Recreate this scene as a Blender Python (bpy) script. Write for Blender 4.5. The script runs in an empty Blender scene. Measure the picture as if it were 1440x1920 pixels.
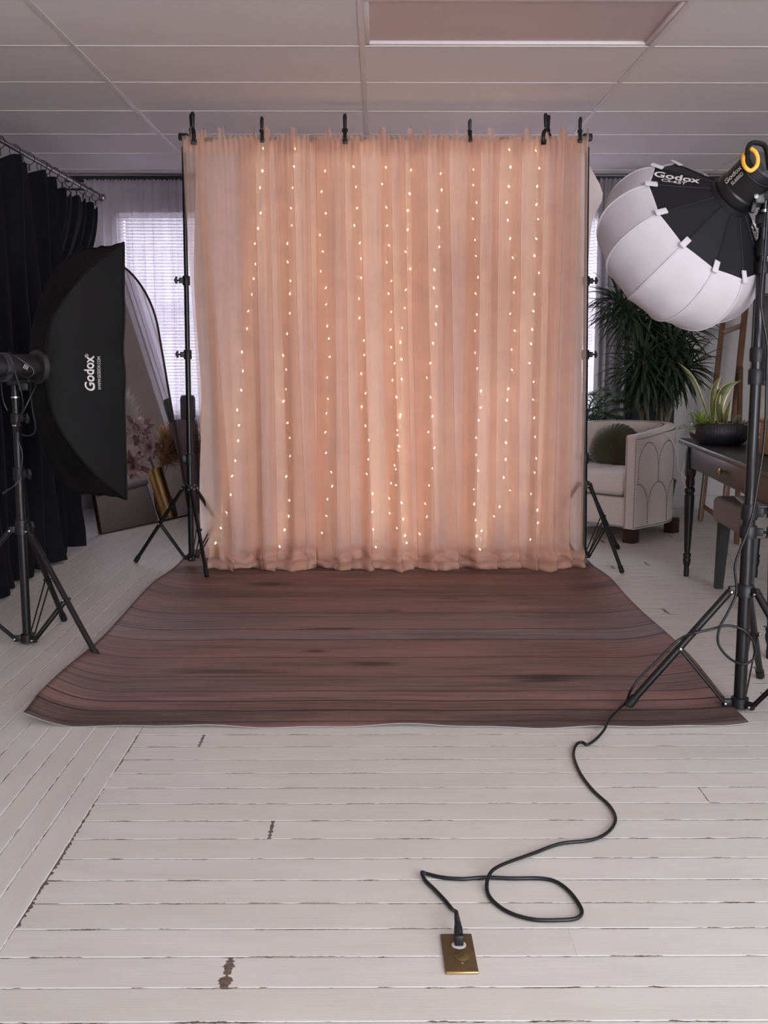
import bpy, bmesh, math, random
from mathutils import Vector as V, Matrix, noise
R = random.Random(7)
SC = bpy.context.scene
COL = SC.collection
PI = math.pi
sin, cos = math.sin, math.cos

# ------------------------------------------------------------------ camera model (metres, y into the room)
FPX, PITCH, YAW, EYE = 2000.0, math.radians(8.4), math.radians(-0.29), 1.17
def ray(x, y):
    a = (x-720)/FPX; b = -(y-960)/FPX
    r = V((cos(YAW), sin(YAW), 0)); f = V((-sin(YAW)*cos(PITCH), cos(YAW)*cos(PITCH), -sin(PITCH)))
    u = V((-sin(YAW)*sin(PITCH), cos(YAW)*sin(PITCH), cos(PITCH)))
    return r*a + u*b + f
def P(x, y, Y):
    d = ray(x, y); return V((0, 0, EYE)) + d*(Y/d.y)
def Z(x, y, z=0.0):
    d = ray(x, y); return V((0, 0, EYE)) + d*((z-EYE)/d.z)

# ------------------------------------------------------------------ materials
def lin(c):
    return tuple((v/12.92 if v <= .04045 else ((v+.055)/1.055)**2.4) for v in c)
def rgb(r, g, b): return lin((r/255, g/255, b/255)) + (1,)
class G:
    def __init__(s, name):
        s.m = bpy.data.materials.new(name); s.m.use_nodes = True
        s.t = s.m.node_tree; s.t.nodes.clear()
        s.out = s.t.nodes.new('ShaderNodeOutputMaterial')
    def n(s, typ, ins=None, **kw):
        nd = s.t.nodes.new(typ)
        for k, v in kw.items(): setattr(nd, k, v)
        for k, v in (ins or {}).items():
            if isinstance(v, bpy.types.NodeSocket): s.t.links.new(v, nd.inputs[k])
            else: nd.inputs[k].default_value = v
        return nd
    def math(s, op, a, b=0.0, c=None, clamp=False):
        i = {0: a, 1: b}
        if c is not None: i[2] = c
        return s.n('ShaderNodeMath', i, operation=op, use_clamp=clamp).outputs[0]
    def mix(s, f, a, b, bt='MIX'):
        nd = s.n('ShaderNodeMix', {0: f, 6: a, 7: b}, data_type='RGBA', blend_type=bt); return nd.outputs[2]
    def noise(s, vec, scale, detail=3, rough=.55):
        return s.n('ShaderNodeTexNoise', {'Vector': vec, 'Scale': scale, 'Detail': detail, 'Roughness': rough}).outputs[0]
    def ramp(s, f, pts, interp='LINEAR'):
        nd = s.n('ShaderNodeValToRGB', {0: f}); cr = nd.color_ramp; cr.interpolation = interp
        while len(cr.elements) < len(pts): cr.elements.new(1)
        for e, (p, c) in zip(cr.elements, pts):
            e.position = p; e.color = c if len(c) == 4 else tuple(c)+(1,)
        return nd.outputs[0]
    def mapr(s, v, a, b, c=0.0, d=1.0):
        return s.n('ShaderNodeMapRange', {0: v, 1: a, 2: b, 3: c, 4: d}).outputs[0]
    def obj(s): return s.n('ShaderNodeTexCoord').outputs['Object']
    def scale(s, vec, xyz): return s.n('ShaderNodeMapping', {'Vector': vec, 'Scale': xyz}).outputs[0]
    def bump(s, h, st=.3, dist=.002): return s.n('ShaderNodeBump', {'Height': h, 'Strength': st, 'Distance': dist}).outputs[0]
    def pbr(s, **ins):
        b = s.n('ShaderNodeBsdfPrincipled', {k.replace('_', ' '): v for k, v in ins.items()}); return b
    def done(s, sh): s.t.links.new(sh, s.out.inputs[0]); return s.m
def mat(name, col, rough=.5, metal=0.0, var=.1, sc=25, bump=0.0, spec=.5, bsc=None, stretch=(1, 1, 1), sheen=0.0):
    g = G(name); o = g.scale(g.obj(), stretch)
    nz = g.noise(o, sc)
    dark = tuple(c*(1-var) for c in col[:3])+(1,); lite = tuple(min(1, c*(1+var)) for c in col[:3])+(1,)
    c = g.mix(g.mapr(nz, .3, .7), dark, lite)
    kw = dict(Base_Color=c, Roughness=rough, Metallic=metal)
    if bump: kw['Normal'] = g.bump(g.noise(o, bsc or sc*6), bump)
    b = g.pbr(**kw); b.inputs['Specular IOR Level'].default_value = spec
    if sheen: b.inputs['Sheen Weight'].default_value = sheen
    return g.done(b.outputs[0])
def cloth(name, col, alpha=0.0, trans=.4, weave=500, var=.05):
    """woven fabric: diffuse + translucent, with an open weave that lets rays through"""
    g = G(name); o = g.obj()
    c = g.mix(g.mapr(g.noise(o, 9), .3, .7), tuple(k*(1-var) for k in col[:3])+(1,), tuple(min(1, k*(1+var)) for k in col[:3])+(1,))
    bp = g.bump(g.noise(o, weave), .15, .0008)
    d = g.n('ShaderNodeBsdfDiffuse', {'Color': c, 'Normal': bp}).outputs[0]
    t = g.n('ShaderNodeBsdfTranslucent', {'Color': c}).outputs[0]
    s = g.n('ShaderNodeMixShader', {0: trans, 1: d, 2: t}).outputs[0]
    if alpha:
        s = g.n('ShaderNodeMixShader', {0: alpha, 1: s, 2: g.n('ShaderNodeBsdfTransparent').outputs[0]}).outputs[0]
    return g.done(s)

M = {}
M['wall'] = mat('wall_paint', rgb(176, 172, 172), .8, var=.03, sc=3, bump=.05, bsc=300)
M['wallfront'] = mat('wall_front_paint', rgb(205, 200, 200), .8, var=.03, sc=3)
M['tile'] = mat('ceiling_tile', rgb(230, 224, 225), .9, var=.03, sc=40, bump=.25, bsc=160, stretch=(1, 3, 1), spec=.2)
M['tbar'] = mat('ceiling_grid_paint', rgb(222, 214, 214), .5, var=.02)
M['diffuser'] = mat('light_diffuser', rgb(206, 184, 182), .5, var=.02, sc=60)
M['black'] = mat('black_coated_metal', rgb(14, 14, 16), .36, .0, var=.1, sc=60, spec=.5)
M['blackp'] = mat('black_plastic', rgb(16, 16, 18), .5, var=.15, sc=50, bump=.05)
M['rubber'] = mat('black_rubber', rgb(14, 14, 15), .62, var=.1)
M['cordm'] = mat('black_cord', rgb(13, 13, 15), .45, var=.1)
M['blackpaint'] = mat('black_furniture_paint', rgb(20, 19, 21), .4, var=.15, sc=12)
M['blackwood'] = mat('black_leg_paint', rgb(15, 15, 17), .45, var=.15, sc=12)
M['trimblack'] = mat('black_trim', rgb(16, 16, 18), .6)
M['velvetblack'] = mat('black_curtain_cloth', rgb(17, 17, 21), .9, var=.2, sc=14, bump=.1, bsc=400, spec=.15)
M['softbox'] = mat('softbox_black_nylon', rgb(17, 16, 17), .65, var=.15, sc=7, bump=.12, bsc=30, spec=.16)
M['lanblack'] = mat('lantern_black_nylon', rgb(25, 25, 29), .6, var=.12, sc=9, bump=.1, bsc=40, spec=.22)
M['print'] = mat('white_print', rgb(214, 205, 205), .7, var=.03)
M['printgrey'] = mat('grey_print', rgb(170, 166, 168), .7, var=.03)
M['silver'] = mat('bright_metal', rgb(205, 203, 200), .28, 1.0, var=.05)
M['steel'] = mat('dark_rod_metal', rgb(120, 116, 116), .35, 1.0, var=.1)
M['greyplastic'] = mat('grey_plastic', rgb(60, 60, 64), .45, var=.08)
M['ringgrey'] = mat('dull_grey_ring', rgb(44, 42, 42), .5, var=.1)
M['yellow'] = mat('yellow_rubber', rgb(236, 176, 62), .5, var=.06)
M['lanwhite'] = cloth('lantern_white_cloth', rgb(214, 208, 213), 0, .25)
M['peach'] = cloth('peach_chiffon', rgb(240, 207, 190), .47, .5)
M['peachhem'] = cloth('peach_chiffon_hem', rgb(240, 209, 194), .16, .45)
M['backing'] = cloth('white_backing_cloth', rgb(244, 232, 230), 0, .35)
M['sheer'] = cloth('white_voile', rgb(226, 222, 232), .62, .6)
M['greycurt'] = cloth('grey_curtain_cloth', rgb(150, 147, 150), .06, .35)
M['slat'] = cloth('white_blind_slat', rgb(236, 232, 236), 0, .45)
M['gold'] = mat('brushed_gold', rgb(178, 152, 102), .38, 1.0, var=.06, sc=60, stretch=(1, 1, .1))
M['goldframe'] = mat('gold_mirror_frame', rgb(84, 72, 60), .45, 1.0, var=.06)
M['brass'] = mat('aged_brass', rgb(104, 84, 58), .5, .55, var=.16, sc=60, bump=.04)
M['brassd'] = mat('worn_brass_cap', rgb(124, 102, 68), .45, .6, var=.15, sc=70)
M['brassedge'] = mat('polished_brass', rgb(226, 196, 136), .3, 1.0, var=.05)
M['recept'] = mat('white_receptacle', rgb(206, 202, 200), .4, var=.03)
M['chair'] = mat('ivory_linen', rgb(208, 199, 194), .85, var=.04, sc=60, bump=.15, bsc=500, sheen=.1)
M['nail'] = mat('pewter_nailheads', rgb(92, 84, 80), .35, .8, var=.1)
M['darkwood'] = mat('dark_wood_foot', rgb(46, 27, 22), .45, var=.2, sc=20)
M['green'] = mat('olive_velvet', rgb(56, 60, 34), .8, var=.15, sc=12, sheen=.25)
M['wood'] = mat('easel_wood', rgb(98, 66, 46), .5, var=.3, sc=9, stretch=(4, 4, .5))
M['leaf'] = mat('dracaena_leaf', rgb(48, 60, 46), .5, var=.45, sc=7)
M['palm'] = mat('palm_leaflet', rgb(84, 104, 78), .5, var=.4, sc=7)
M['trunk'] = mat('plant_trunk', rgb(104, 94, 84), .8, var=.2, sc=20)
M['pot'] = mat('dark_pot', rgb(40, 40, 42), .6, var=.1)
M['bowl'] = mat('black_ceramic', rgb(34, 34, 37), .5, var=.1, sc=20)
M['soil'] = mat('potting_soil', rgb(52, 42, 34), .95, var=.3, sc=80, bump=.4)
M['snake'] = mat('snake_plant_green', rgb(78, 84, 50), .45, var=.35, sc=34, stretch=(.3, .3, 2))
M['snakey'] = mat('snake_plant_margin', rgb(206, 180, 96), .45, var=.1)
M['aloe'] = mat('aloe_green', rgb(128, 146, 64), .45, var=.25, sc=30)
M['succ'] = mat('succulent_green', rgb(112, 116, 86), .5, var=.3, sc=30)
M['sage'] = mat('silver_sprig', rgb(128, 134, 112), .6, var=.2, sc=30)
M['stool'] = mat('grey_stool_fabric', rgb(122, 113, 112), .85, var=.06, sc=30, bump=.15, bsc=400)
M['ottoman'] = mat('grey_ottoman_fabric', rgb(170, 162, 160), .85, var=.06, sc=30, bump=.15, bsc=400)
M['navy'] = mat('dark_navy_panel', rgb(20, 23, 31), .6, var=.15, sc=6)
M['paper'] = mat('white_paper', rgb(222, 220, 220), .7, var=.03)
M['wicker'] = mat('tan_wicker', rgb(160, 122, 84), .75, var=.35, sc=120, bump=.5, bsc=160)
M['cable'] = mat('white_cable', rgb(205, 200, 198), .5, var=.03)
M['petal'] = mat('mauve_petal', rgb(232, 206, 210), .65, var=.22, sc=22)
M['petald'] = mat('dark_mauve_petal', rgb(160, 120, 130), .65, var=.2, sc=22)
M['pampas'] = mat('tan_pampas', rgb(214, 180, 140), .9, var=.3, sc=40)
M['pampasw'] = mat('white_pampas', rgb(206, 198, 196), .9, var=.15, sc=40)
M['stem'] = mat('dry_stem', rgb(120, 104, 76), .8, var=.2)
M['browngl'] = mat('brown_vase_glaze', rgb(70, 50, 36), .35, var=.25, sc=16)
M['lilac'] = cloth('lilac_tablecloth', rgb(136, 124, 134), 0, .1)
M['greych'] = mat('grey_chair_fabric', rgb(92, 94, 98), .85, var=.08)
M['darkart'] = mat('dark_smoky_art', rgb(84, 78, 78), .7, var=.6, sc=5)
M['printart'] = mat('pale_print_art', rgb(176, 164, 156), .7, var=.25, sc=8)
g = G('mirror_glass'); M['mirror'] = g.done(g.pbr(Base_Color=g.mix(g.noise(g.obj(), 3), (.8, .8, .8, 1), (.86, .86, .86, 1)), Metallic=1.0, Roughness=.015).outputs[0])
g = G('window_glass')
M['glass'] = g.done(g.n('ShaderNodeMixShader', {0: .07, 1: g.n('ShaderNodeBsdfTransparent', {'Color': (.97, .98, 1, 1)}).outputs[0],
                    2: g.n('ShaderNodeBsdfGlossy', {'Roughness': .03}).outputs[0]}).outputs[0])
g = G('fairy_bulb'); M['bulb'] = g.done(g.n('ShaderNodeEmission', {'Color': (1, .70, .38, 1), 'Strength': 66}).outputs[0])
M['wire'] = mat('copper_wire', rgb(196, 150, 110), .4, .6)

# painted floorboards: UV 'b' = metres along / across the board, 'e' = along, length, 'w' = width, random
def floor_mat():
    g = G('white_painted_boards')
    def uv(n):
        s = g.n('ShaderNodeSeparateXYZ', {0: g.n('ShaderNodeUVMap', uv_map=n).outputs[0]}); return s.outputs[0], s.outputs[1]
    bu, bv = uv('b'); eu, el = uv('e'); w, rnd = uv('w')
    def vec(x, y, z=0.0): return g.n('ShaderNodeCombineXYZ', {0: x, 1: y, 2: z}).outputs[0]
    off = g.math('MULTIPLY', rnd, 37.0)
    u2 = g.math('ADD', bu, off)
    dv = g.math('MINIMUM', bv, g.math('SUBTRACT', w, bv))
    de = g.math('MINIMUM', eu, g.math('SUBTRACT', el, eu))
    jag = g.noise(vec(g.math('MULTIPLY', u2, 60), g.math('MULTIPLY', bv, 150), off), 1.0, 4, .7)
    patch = g.noise(vec(g.math('MULTIPLY', u2, 5.0), off), 1.0, 2)
    patch2 = g.noise(vec(g.math('MULTIPLY', u2, 26.0), off, 3.0), 1.0, 2)
    # exposed brown wood where the paint has flaked along the seams
    pm = g.mapr(g.math('ADD', g.math('MULTIPLY', patch, .65), g.math('MULTIPLY', patch2, .35)), .505, .55, 0.0, 1.0)
    chipw = g.math('MULTIPLY', pm, g.mapr(jag, .25, .75, 0.0, .0072))
    chipw = g.math('MULTIPLY', chipw, g.mapr(w, .074, .10, .45, .72))
    chip = g.math('LESS_THAN', dv, chipw)
    endw = g.mapr(g.noise(vec(g.math('MULTIPLY', bv, 60), off, 9.0), 1.0, 3), .35, .72, .0010, .019)
    endw = g.math('MULTIPLY', endw, g.mapr(g.math('FRACT', g.math('MULTIPLY', rnd, 7.13)), .03, 1.0, .02, 1.0))
    chipe = g.math('LESS_THAN', de, endw)
    spot = g.noise(vec(g.math('MULTIPLY', u2, 9), g.math('MULTIPLY', bv, 45), off), 1.0, 2)
    spots = g.math('GREATER_THAN', spot, .81)
    chips = g.math('MAXIMUM', g.math('MAXIMUM', chip, chipe), spots)
    seam = g.mapr(dv, 0.0, .0016, 1.0, 0.0)
    grain = g.noise(vec(g.math('MULTIPLY', u2, 5), g.math('MULTIPLY', bv, 330), off), 1.0, 4, .6)
    blot = g.noise(vec(g.math('MULTIPLY', u2, 2.5), g.math('MULTIPLY', bv, 9), off), 1.0, 3)
    c = g.mix(g.mapr(blot, .3, .7), rgb(202, 198, 194), rgb(214, 211, 207))
    c = g.mix(g.mapr(rnd, 0.0, 1.0, 0.0, .35), c, rgb(196, 193, 187))
    c = g.mix(g.mapr(grain, .56, .72, 0.0, .16), c, rgb(150, 140, 140))
    ridge = g.math('MULTIPLY', g.mapr(g.math('ABSOLUTE', g.math('SUBTRACT', dv, .0020)), 0.0, .0020, 1.0, 0.0), .8)
    c = g.mix(ridge, c, rgb(240, 236, 236))
    c = g.mix(g.math('MULTIPLY', seam, .06), c, rgb(126, 114, 112))
    c = g.mix(chips, c, g.mix(g.mapr(jag, .3, .7), rgb(70, 56, 50), rgb(126, 108, 98)))
    h = g.math('ADD', g.math('MULTIPLY', grain, .35), g.mapr(dv, 0.0, .004, 0.0, 1.6))
    h = g.math('SUBTRACT', h, g.math('MULTIPLY', chips, .8))
    b = g.pbr(Base_Color=c, Roughness=g.mapr(grain, .3, .7, .42, .58), Normal=g.bump(h, .45, .0016))
    b.inputs['Specular IOR Level'].default_value = .4
    return g.done(b.outputs[0])
M['boards'] = floor_mat()
M['joist'] = mat('dark_underfloor', rgb(52, 44, 40), .9)

MATY = [3.232, 3.29, 3.397, 3.497, 3.60, 3.77, 4.02, 4.28, 4.45, 4.74, 5.08, 5.32, 5.62, 6.3]
def mat_mat():
    g = G('printed_plank_cloth')
    s = g.n('ShaderNodeSeparateXYZ', {0: g.n('ShaderNodeUVMap', uv_map='UVMap').outputs[0]})
    x, y = s.outputs[0], s.outputs[1]
    def vec(a, b, c=0.0): return g.n('ShaderNodeCombineXYZ', {0: a, 1: b, 2: c}).outputs[0]
    wob = g.noise(vec(g.math('MULTIPLY', x, 1.3), g.math('MULTIPLY', y, .8)), 1.0, 3)
    yy = g.math('ADD', y, g.mapr(wob, 0.0, 1.0, -.025, .025))
    lo, hi = 3.2, 6.3
    cols = [rgb(80, 67, 68), rgb(85, 69, 68), rgb(112, 86, 80), rgb(136, 104, 98), rgb(126, 101, 98), rgb(134, 104, 98),
            rgb(139, 101, 94), rgb(139, 127, 132), rgb(134, 116, 119), rgb(136, 106, 102), rgb(117, 88, 83), rgb(136, 99, 92), rgb(104, 78, 72)]
    pts = []
    for i, c in enumerate(cols):
        pts.append(((MATY[i]-lo)/(hi-lo), c))
    base = g.ramp(g.mapr(yy, lo, hi), pts, 'CONSTANT')
    soft = g.ramp(g.mapr(yy, lo, hi), pts, 'LINEAR')
    base = g.mix(.3, base, soft)
    st = g.noise(vec(g.math('MULTIPLY', x, 2.0), g.math('MULTIPLY', yy, 42), 2.0), 1.0, 6, .65)
    st2 = g.noise(vec(g.math('MULTIPLY', x, 4), g.math('MULTIPLY', yy, 130), 5.0), 1.0, 4, .6)
    bl = g.noise(vec(g.math('MULTIPLY', x, 1.1), g.math('MULTIPLY', yy, 5), 8.0), 1.0, 3)
    c = g.mix(g.mapr(st, .32, .56, .72, 0.0), base, rgb(66, 48, 48))
    c = g.mix(g.mapr(st2, .5, .7, 0.0, .4), c, rgb(172, 140, 134))
    c = g.mix(g.mapr(bl, .48, .68, 0.0, .7), c, rgb(158, 120, 114))
    c = g.mix(g.mapr(bl, .28, .42, .4, 0.0), c, rgb(72, 60, 62))
    # plank joints
    line = None
    for i, yb in enumerate(MATY[1:-1]):
        d = g.math('ABSOLUTE', g.math('SUBTRACT', yy, yb))
        l = g.mapr(d, .002, .007, 1.0 if i in (1, 2, 6, 7, 8) else .75, 0.0)
        line = l if line is None else g.math('MAXIMUM', line, l)
    c = g.mix(line, c, rgb(34, 24, 25))
    # knots
    for (kx, ky, a, b_, stg) in KNOTS:
        dx = g.math('DIVIDE', g.math('SUBTRACT', x, kx), a); dy = g.math('DIVIDE', g.math('SUBTRACT', yy, ky), b_)
        r = g.math('SQRT', g.math('ADD', g.math('MULTIPLY', dx, dx), g.math('MULTIPLY', dy, dy)))
        r = g.math('ADD', r, g.mapr(st, .3, .7, -.35, .35))
        c = g.mix(g.mapr(r, .15, 1.0, stg, 0.0), c, rgb(32, 25, 28))
    c = g.mix(.13, c, rgb(44, 36, 38))
    b = g.pbr(Base_Color=c, Roughness=.62, Normal=g.bump(g.math('ADD', st2, g.noise(vec(g.math('MULTIPLY', x, 500), g.math('MULTIPLY', y, 500)), 1.0, 1)), .08, .001))
    b.inputs['Specular IOR Level'].default_value = .35
    return g.done(b.outputs[0])
KNOTS = []
for (px, py, a, b_, s_) in ((505, 1097, .12, .05, .9), (1020, 1275, .13, .05, .95), (590, 1223, .05, .02, .9), (700, 1247, .09, .03, .8), (620, 1180, .13, .02, .75),
                            (735, 1108, .12, .03, .7), (735, 1147, .05, .02, .8), (838, 1124, .05, .02, .8), (430, 1262, .2, .03, .6), (1120, 1105, .12, .03, .5)):
    k = Z(px, py); KNOTS.append((k.x, k.y, a*1.4, b_*1.5, s_))
M['mat'] = mat_mat()
M['matback'] = mat('pale_cloth_back', rgb(190, 186, 186), .8)

# ------------------------------------------------------------------ mesh building
class MB:
    def __init__(s): s.v = []; s.f = []; s.mi = []; s.uv = {}
    def add(s, vs, fs, mi=0):
        o = len(s.v); s.v += [V(p) for p in vs]; s.f += [tuple(i+o for i in f) for f in fs]; s.mi += [mi]*len(fs); return o
    def box(s, c, sz, M_=None, bev=0.0, mi=0, seg=2):
        bm = bmesh.new(); bmesh.ops.create_cube(bm, size=1)
        for v in bm.verts: v.co = V((v.co.x*sz[0], v.co.y*sz[1], v.co.z*sz[2]))
        if bev: bmesh.ops.bevel(bm, geom=list(bm.edges), offset=bev, segments=seg, affect='EDGES', profile=.5)
        bm.verts.index_update()
        X = (Matrix.Translation(V(c)) @ (M_.to_4x4() if M_ else Matrix.Identity(4)))
        s.add([X @ v.co for v in bm.verts], [[v.index for v in f.verts] for f in bm.faces], mi); bm.free()
    def tube(s, pts, r, seg=10, mi=0, closed=False, flat=1.0, ref=None):
        pts = [V(p) for p in pts]; n = len(pts)
        rr = r if isinstance(r, (list, tuple)) else [r]*n
        vs = []; prev = None
        for i, p in enumerate(pts):
            a = pts[(i-1) % n] if (closed or i > 0) else p; b = pts[(i+1) % n] if (closed or i < n-1) else p
            t = (b-a).normalized()
            if prev is None:
                k = V(ref) if ref else (V((0, 0, 1)) if abs(t.z) < .9 else V((1, 0, 0)))
                x = (k - t*k.dot(t)).normalized()
            else:
                x = (prev - t*prev.dot(t)); x = x.normalized() if x.length > 1e-6 else t.orthogonal().normalized()
            prev = x; y = t.cross(x)
            for j in range(seg):
                a_ = 2*PI*j/seg; vs.append(p + (x*cos(a_) + y*sin(a_)*flat)*rr[i])
        fs = []
        m = n if closed else n-1
        for i in range(m):
            for j in range(seg):
                a = i*seg+j; b = i*seg+(j+1) % seg; c = ((i+1) % n)*seg+(j+1) % seg; d = ((i+1) % n)*seg+j
                fs.append((a, b, c, d))
        if not closed: fs += [tuple(range(seg-1, -1, -1)), tuple((n-1)*seg+j for j in range(seg))]
        s.add(vs, fs, mi)
    def cyl(s, a, b, r, r2=None, seg=14, mi=0): s.tube([a, b], [r, r if r2 is None else r2], seg, mi)
    def lathe(s, prof, o=(0, 0, 0), ax=(0, 0, 1), seg=32, mi=0, rmod=None, xd=None):
        ax = V(ax).normalized(); x = V(xd) if xd else ax.orthogonal().normalized(); x = (x-ax*x.dot(ax)).normalized(); y = ax.cross(x); o = V(o)
        vs = []; fs = []
        for (r, z) in prof:
            for j in range(seg):
                a = 2*PI*j/seg; k = r*(rmod(a, z) if rmod else 1); vs.append(o+ax*z+(x*cos(a)+y*sin(a))*k)
        for i in range(len(prof)-1):
            for j in range(seg):
                fs.append((i*seg+j, i*seg+(j+1) % seg, (i+1)*seg+(j+1) % seg, (i+1)*seg+j))
        fs += [tuple(range(seg-1, -1, -1)), tuple((len(prof)-1)*seg+j for j in range(seg))]
        s.add(vs, fs, mi)
    def grid(s, nu, nv, fn, mi=0, wrap=False):
        vs = [fn(i/nu, j/nv) for j in range(nv+1) for i in range(nu+1)]
        fs = [(j*(nu+1)+i, j*(nu+1)+i+1, (j+1)*(nu+1)+i+1, (j+1)*(nu+1)+i) for j in range(nv) for i in range(nu)]
        return s.add(vs, fs, mi)
    def leaf(s, b, d, L, w, droop=.6, n=7, mi=0, fold=.25, side=None, tipw=0.0, mi2=None, wfn=None, sag=V((0, 0, -1))):
        b = V(b); d = V(d).normalized(); p = b.copy(); rows = []
        sd = V(side) if side else d.cross(V((0, 0, 1)))
        if sd.length < 1e-3: sd = V((1, 0, 0))
        sd.normalize()
        for i in range(n+1):
            t = i/n; ww = w*(wfn(t) if wfn else (sin(PI*min(1, t*.93+.07))**.7))
            up = sd.cross(d).normalized()
            if mi2 is None: rows.append((p-sd*ww/2+up*ww*fold, p.copy(), p+sd*ww/2+up*ww*fold))
            else: rows.append((p-sd*ww/2+up*ww*fold, p-sd*ww*.36+up*ww*fold*.6, p.copy(), p+sd*ww*.36+up*ww*fold*.6, p+sd*ww/2+up*ww*fold))
            d = (d + sag*droop/n).normalized(); p = p + d*(L/n)
        k = len(rows[0]); o = len(s.v)
        s.v += [q for r_ in rows for q in r_]
        for i in range(n):
            for j in range(k-1):
                s.f.append((o+i*k+j, o+i*k+j+1, o+(i+1)*k+j+1, o+(i+1)*k+j))
                s.mi.append(mi2 if (mi2 is not None and j in (0, k-2)) else mi)
    def xf(s, Mx): s.v = [Mx @ p for p in s.v]; return s

LOC = {}
def link(o): COL.objects.link(o); return o
def tag(o, label=None, cat=None, group=None, kind=None):
    if label: o['label'] = label
    if cat: o['category'] = cat
    if group: o['group'] = group
    if kind: o['kind'] = kind
    return o
def thing(name, label, cat, loc=(0, 0, 0), group=None):
    o = link(bpy.data.objects.new(name, None)); o.location = loc; o.empty_display_size = .05
    LOC[o.name] = V(loc); return tag(o, label, cat, group)
def obj(name, mb, m, parent=None, smooth=True, kind=None, label=None, origin=None, sharp=40):
    off = LOC[parent.name] if parent else V(origin or (0, 0, 0))
    me = bpy.data.meshes.new(name); me.from_pydata([p-off for p in mb.v], [], mb.f)
    ms = m if isinstance(m, (list, tuple)) else [m]
    for x in ms: me.materials.append(M[x])
    if len(ms) > 1: me.polygons.foreach_set('material_index', mb.mi)
    for n, data in mb.uv.items():
        lay = me.uv_layers.new(name=n); lay.data.foreach_set('uv', data)
    if smooth:
        me.polygons.foreach_set('use_smooth', [True]*len(me.polygons)); me.set_sharp_from_angle(angle=math.radians(sharp))
    me.update()
    o = link(bpy.data.objects.new(name, me))
    if parent: o.parent = parent
    elif origin: o.location = origin
    LOC[o.name] = off
    return tag(o, label=label, kind=kind)
def struct(name, mb, m, **k): return obj(name, mb, m, None, k.get('smooth', False), 'structure')
def text2d(s, size, off=0.0, sx=1.0):
    cu = bpy.data.curves.new('lettering', 'FONT'); cu.body = s; cu.size = size; cu.offset = off; cu.resolution_u = 4; cu.align_x = 'CENTER'
    o = link(bpy.data.objects.new('lettering', cu)); dg = bpy.context.evaluated_depsgraph_get()
    me = bpy.data.meshes.new_from_object(o.evaluated_get(dg))
    vs = [(v.co.x*sx, v.co.y) for v in me.vertices]; fs = [tuple(p.vertices) for p in me.polygons]
    bpy.data.objects.remove(o); bpy.data.meshes.remove(me); bpy.data.curves.remove(cu)
    return vs, fs
def spline(pts, n=8):
    pts = [V(p) for p in pts]; out = []
    for i in range(len(pts)-1):
        p0 = pts[max(0, i-1)]; p1 = pts[i]; p2 = pts[i+1]; p3 = pts[min(len(pts)-1, i+2)]
        for k in range(n):
            t = k/n
            out.append(.5*((2*p1)+(p2-p0)*t+(2*p0-5*p1+4*p2-p3)*t*t+(-p0+3*p1-3*p2+p3)*t*t*t))
    out.append(pts[-1]); return out
def sm(a, b, x):
    t = max(0, min(1, (x-a)/(b-a))); return t*t*(3-2*t)

# ================================================================== SETTING
XL, XR, YF, YB, ZC = -2.28, 3.3, -2.7, 8.1, 2.47
# floor: boards across the room on the right, boards into the room on the left
def build_floor():
    mb = MB(); ub = []; ue = []; uw = []
    rr = random.Random(3); THIN = [.2845, .1441, .4248, .565, .7056, .8458]
    def board(along, a0, a1, c0, c1, rn=None):
        L = a1-a0; w = c1-c0; rnd = rr.random() if rn is None else rn
        if along == 'x': vs = [(a0, c0, 0), (a1, c0, 0), (a1, c1, 0), (a0, c1, 0)]
        else: vs = [(c0, a0, 0), (c1, a0, 0), (c1, a1, 0), (c0, a1, 0)]
        mb.add(vs, [(0, 1, 2, 3)])
        co = [(0, 0), (L, 0), (L, w), (0, w)] if along == 'x' else [(0, 0), (0, w), (L, w), (L, 0)]
        for (u, v) in co:
            ub.extend((u, v)); ue.extend((u, L)); uw.extend((w, rnd))
    W = .1032; y = 1.738-43*W
    fixed = {}
    for (xj, yj) in ((-.29, 1.89), (-.279, 2.82), (-.268, 2.50), (.39, 1.99), (.892, 2.83), (-.543, 3.1)): fixed[int((yj-1.738)//W)] = xj
    k = -43
    while y < YB:
        x = -.75; y1 = min(y+W, YB); joints = []
        if k in fixed: joints = [fixed[k], fixed[k]+rr.uniform(1.6, 2.2)]
        else:
            j = x+rr.uniform(1.6, 3.4)
            while j < XR-.3: joints.append(j); j += rr.uniform(1.4, 3.0)
        for j in joints+[XR]:
            if j > x+.05:
                board('x', x, min(j, XR), y, y1, None if k not in fixed else (.1388 if k == 1 else (.2845 if fixed[k] > 0 else .35)) if j == joints[0] or x == joints[0] else (None if y < 3.3 else rr.choice(THIN))); x = j
        y += W; k += 1
    w = .0733; x1 = -.75; i = 0
    while x1 > XL:
        x0 = max(x1-w, XL); a = YF
        joints = [2.97] if i == 0 else []
        j = YF+rr.uniform(.5, 3.5)
        while j < YB-.3:
            if i or j > 4 or j < 1: joints.append(j)
            j += rr.uniform(3.0, 5.0)
        for j in sorted(joints)+[YB]:
            if j > a+.05: board('y', a, min(j, YB), x0, x1, rr.choice(THIN)); a = j
        x1 -= w; i += 1
    mb.uv = {'b': ub, 'e': ue, 'w': uw}
    return struct('floor', mb, 'boards')
build_floor()
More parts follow.
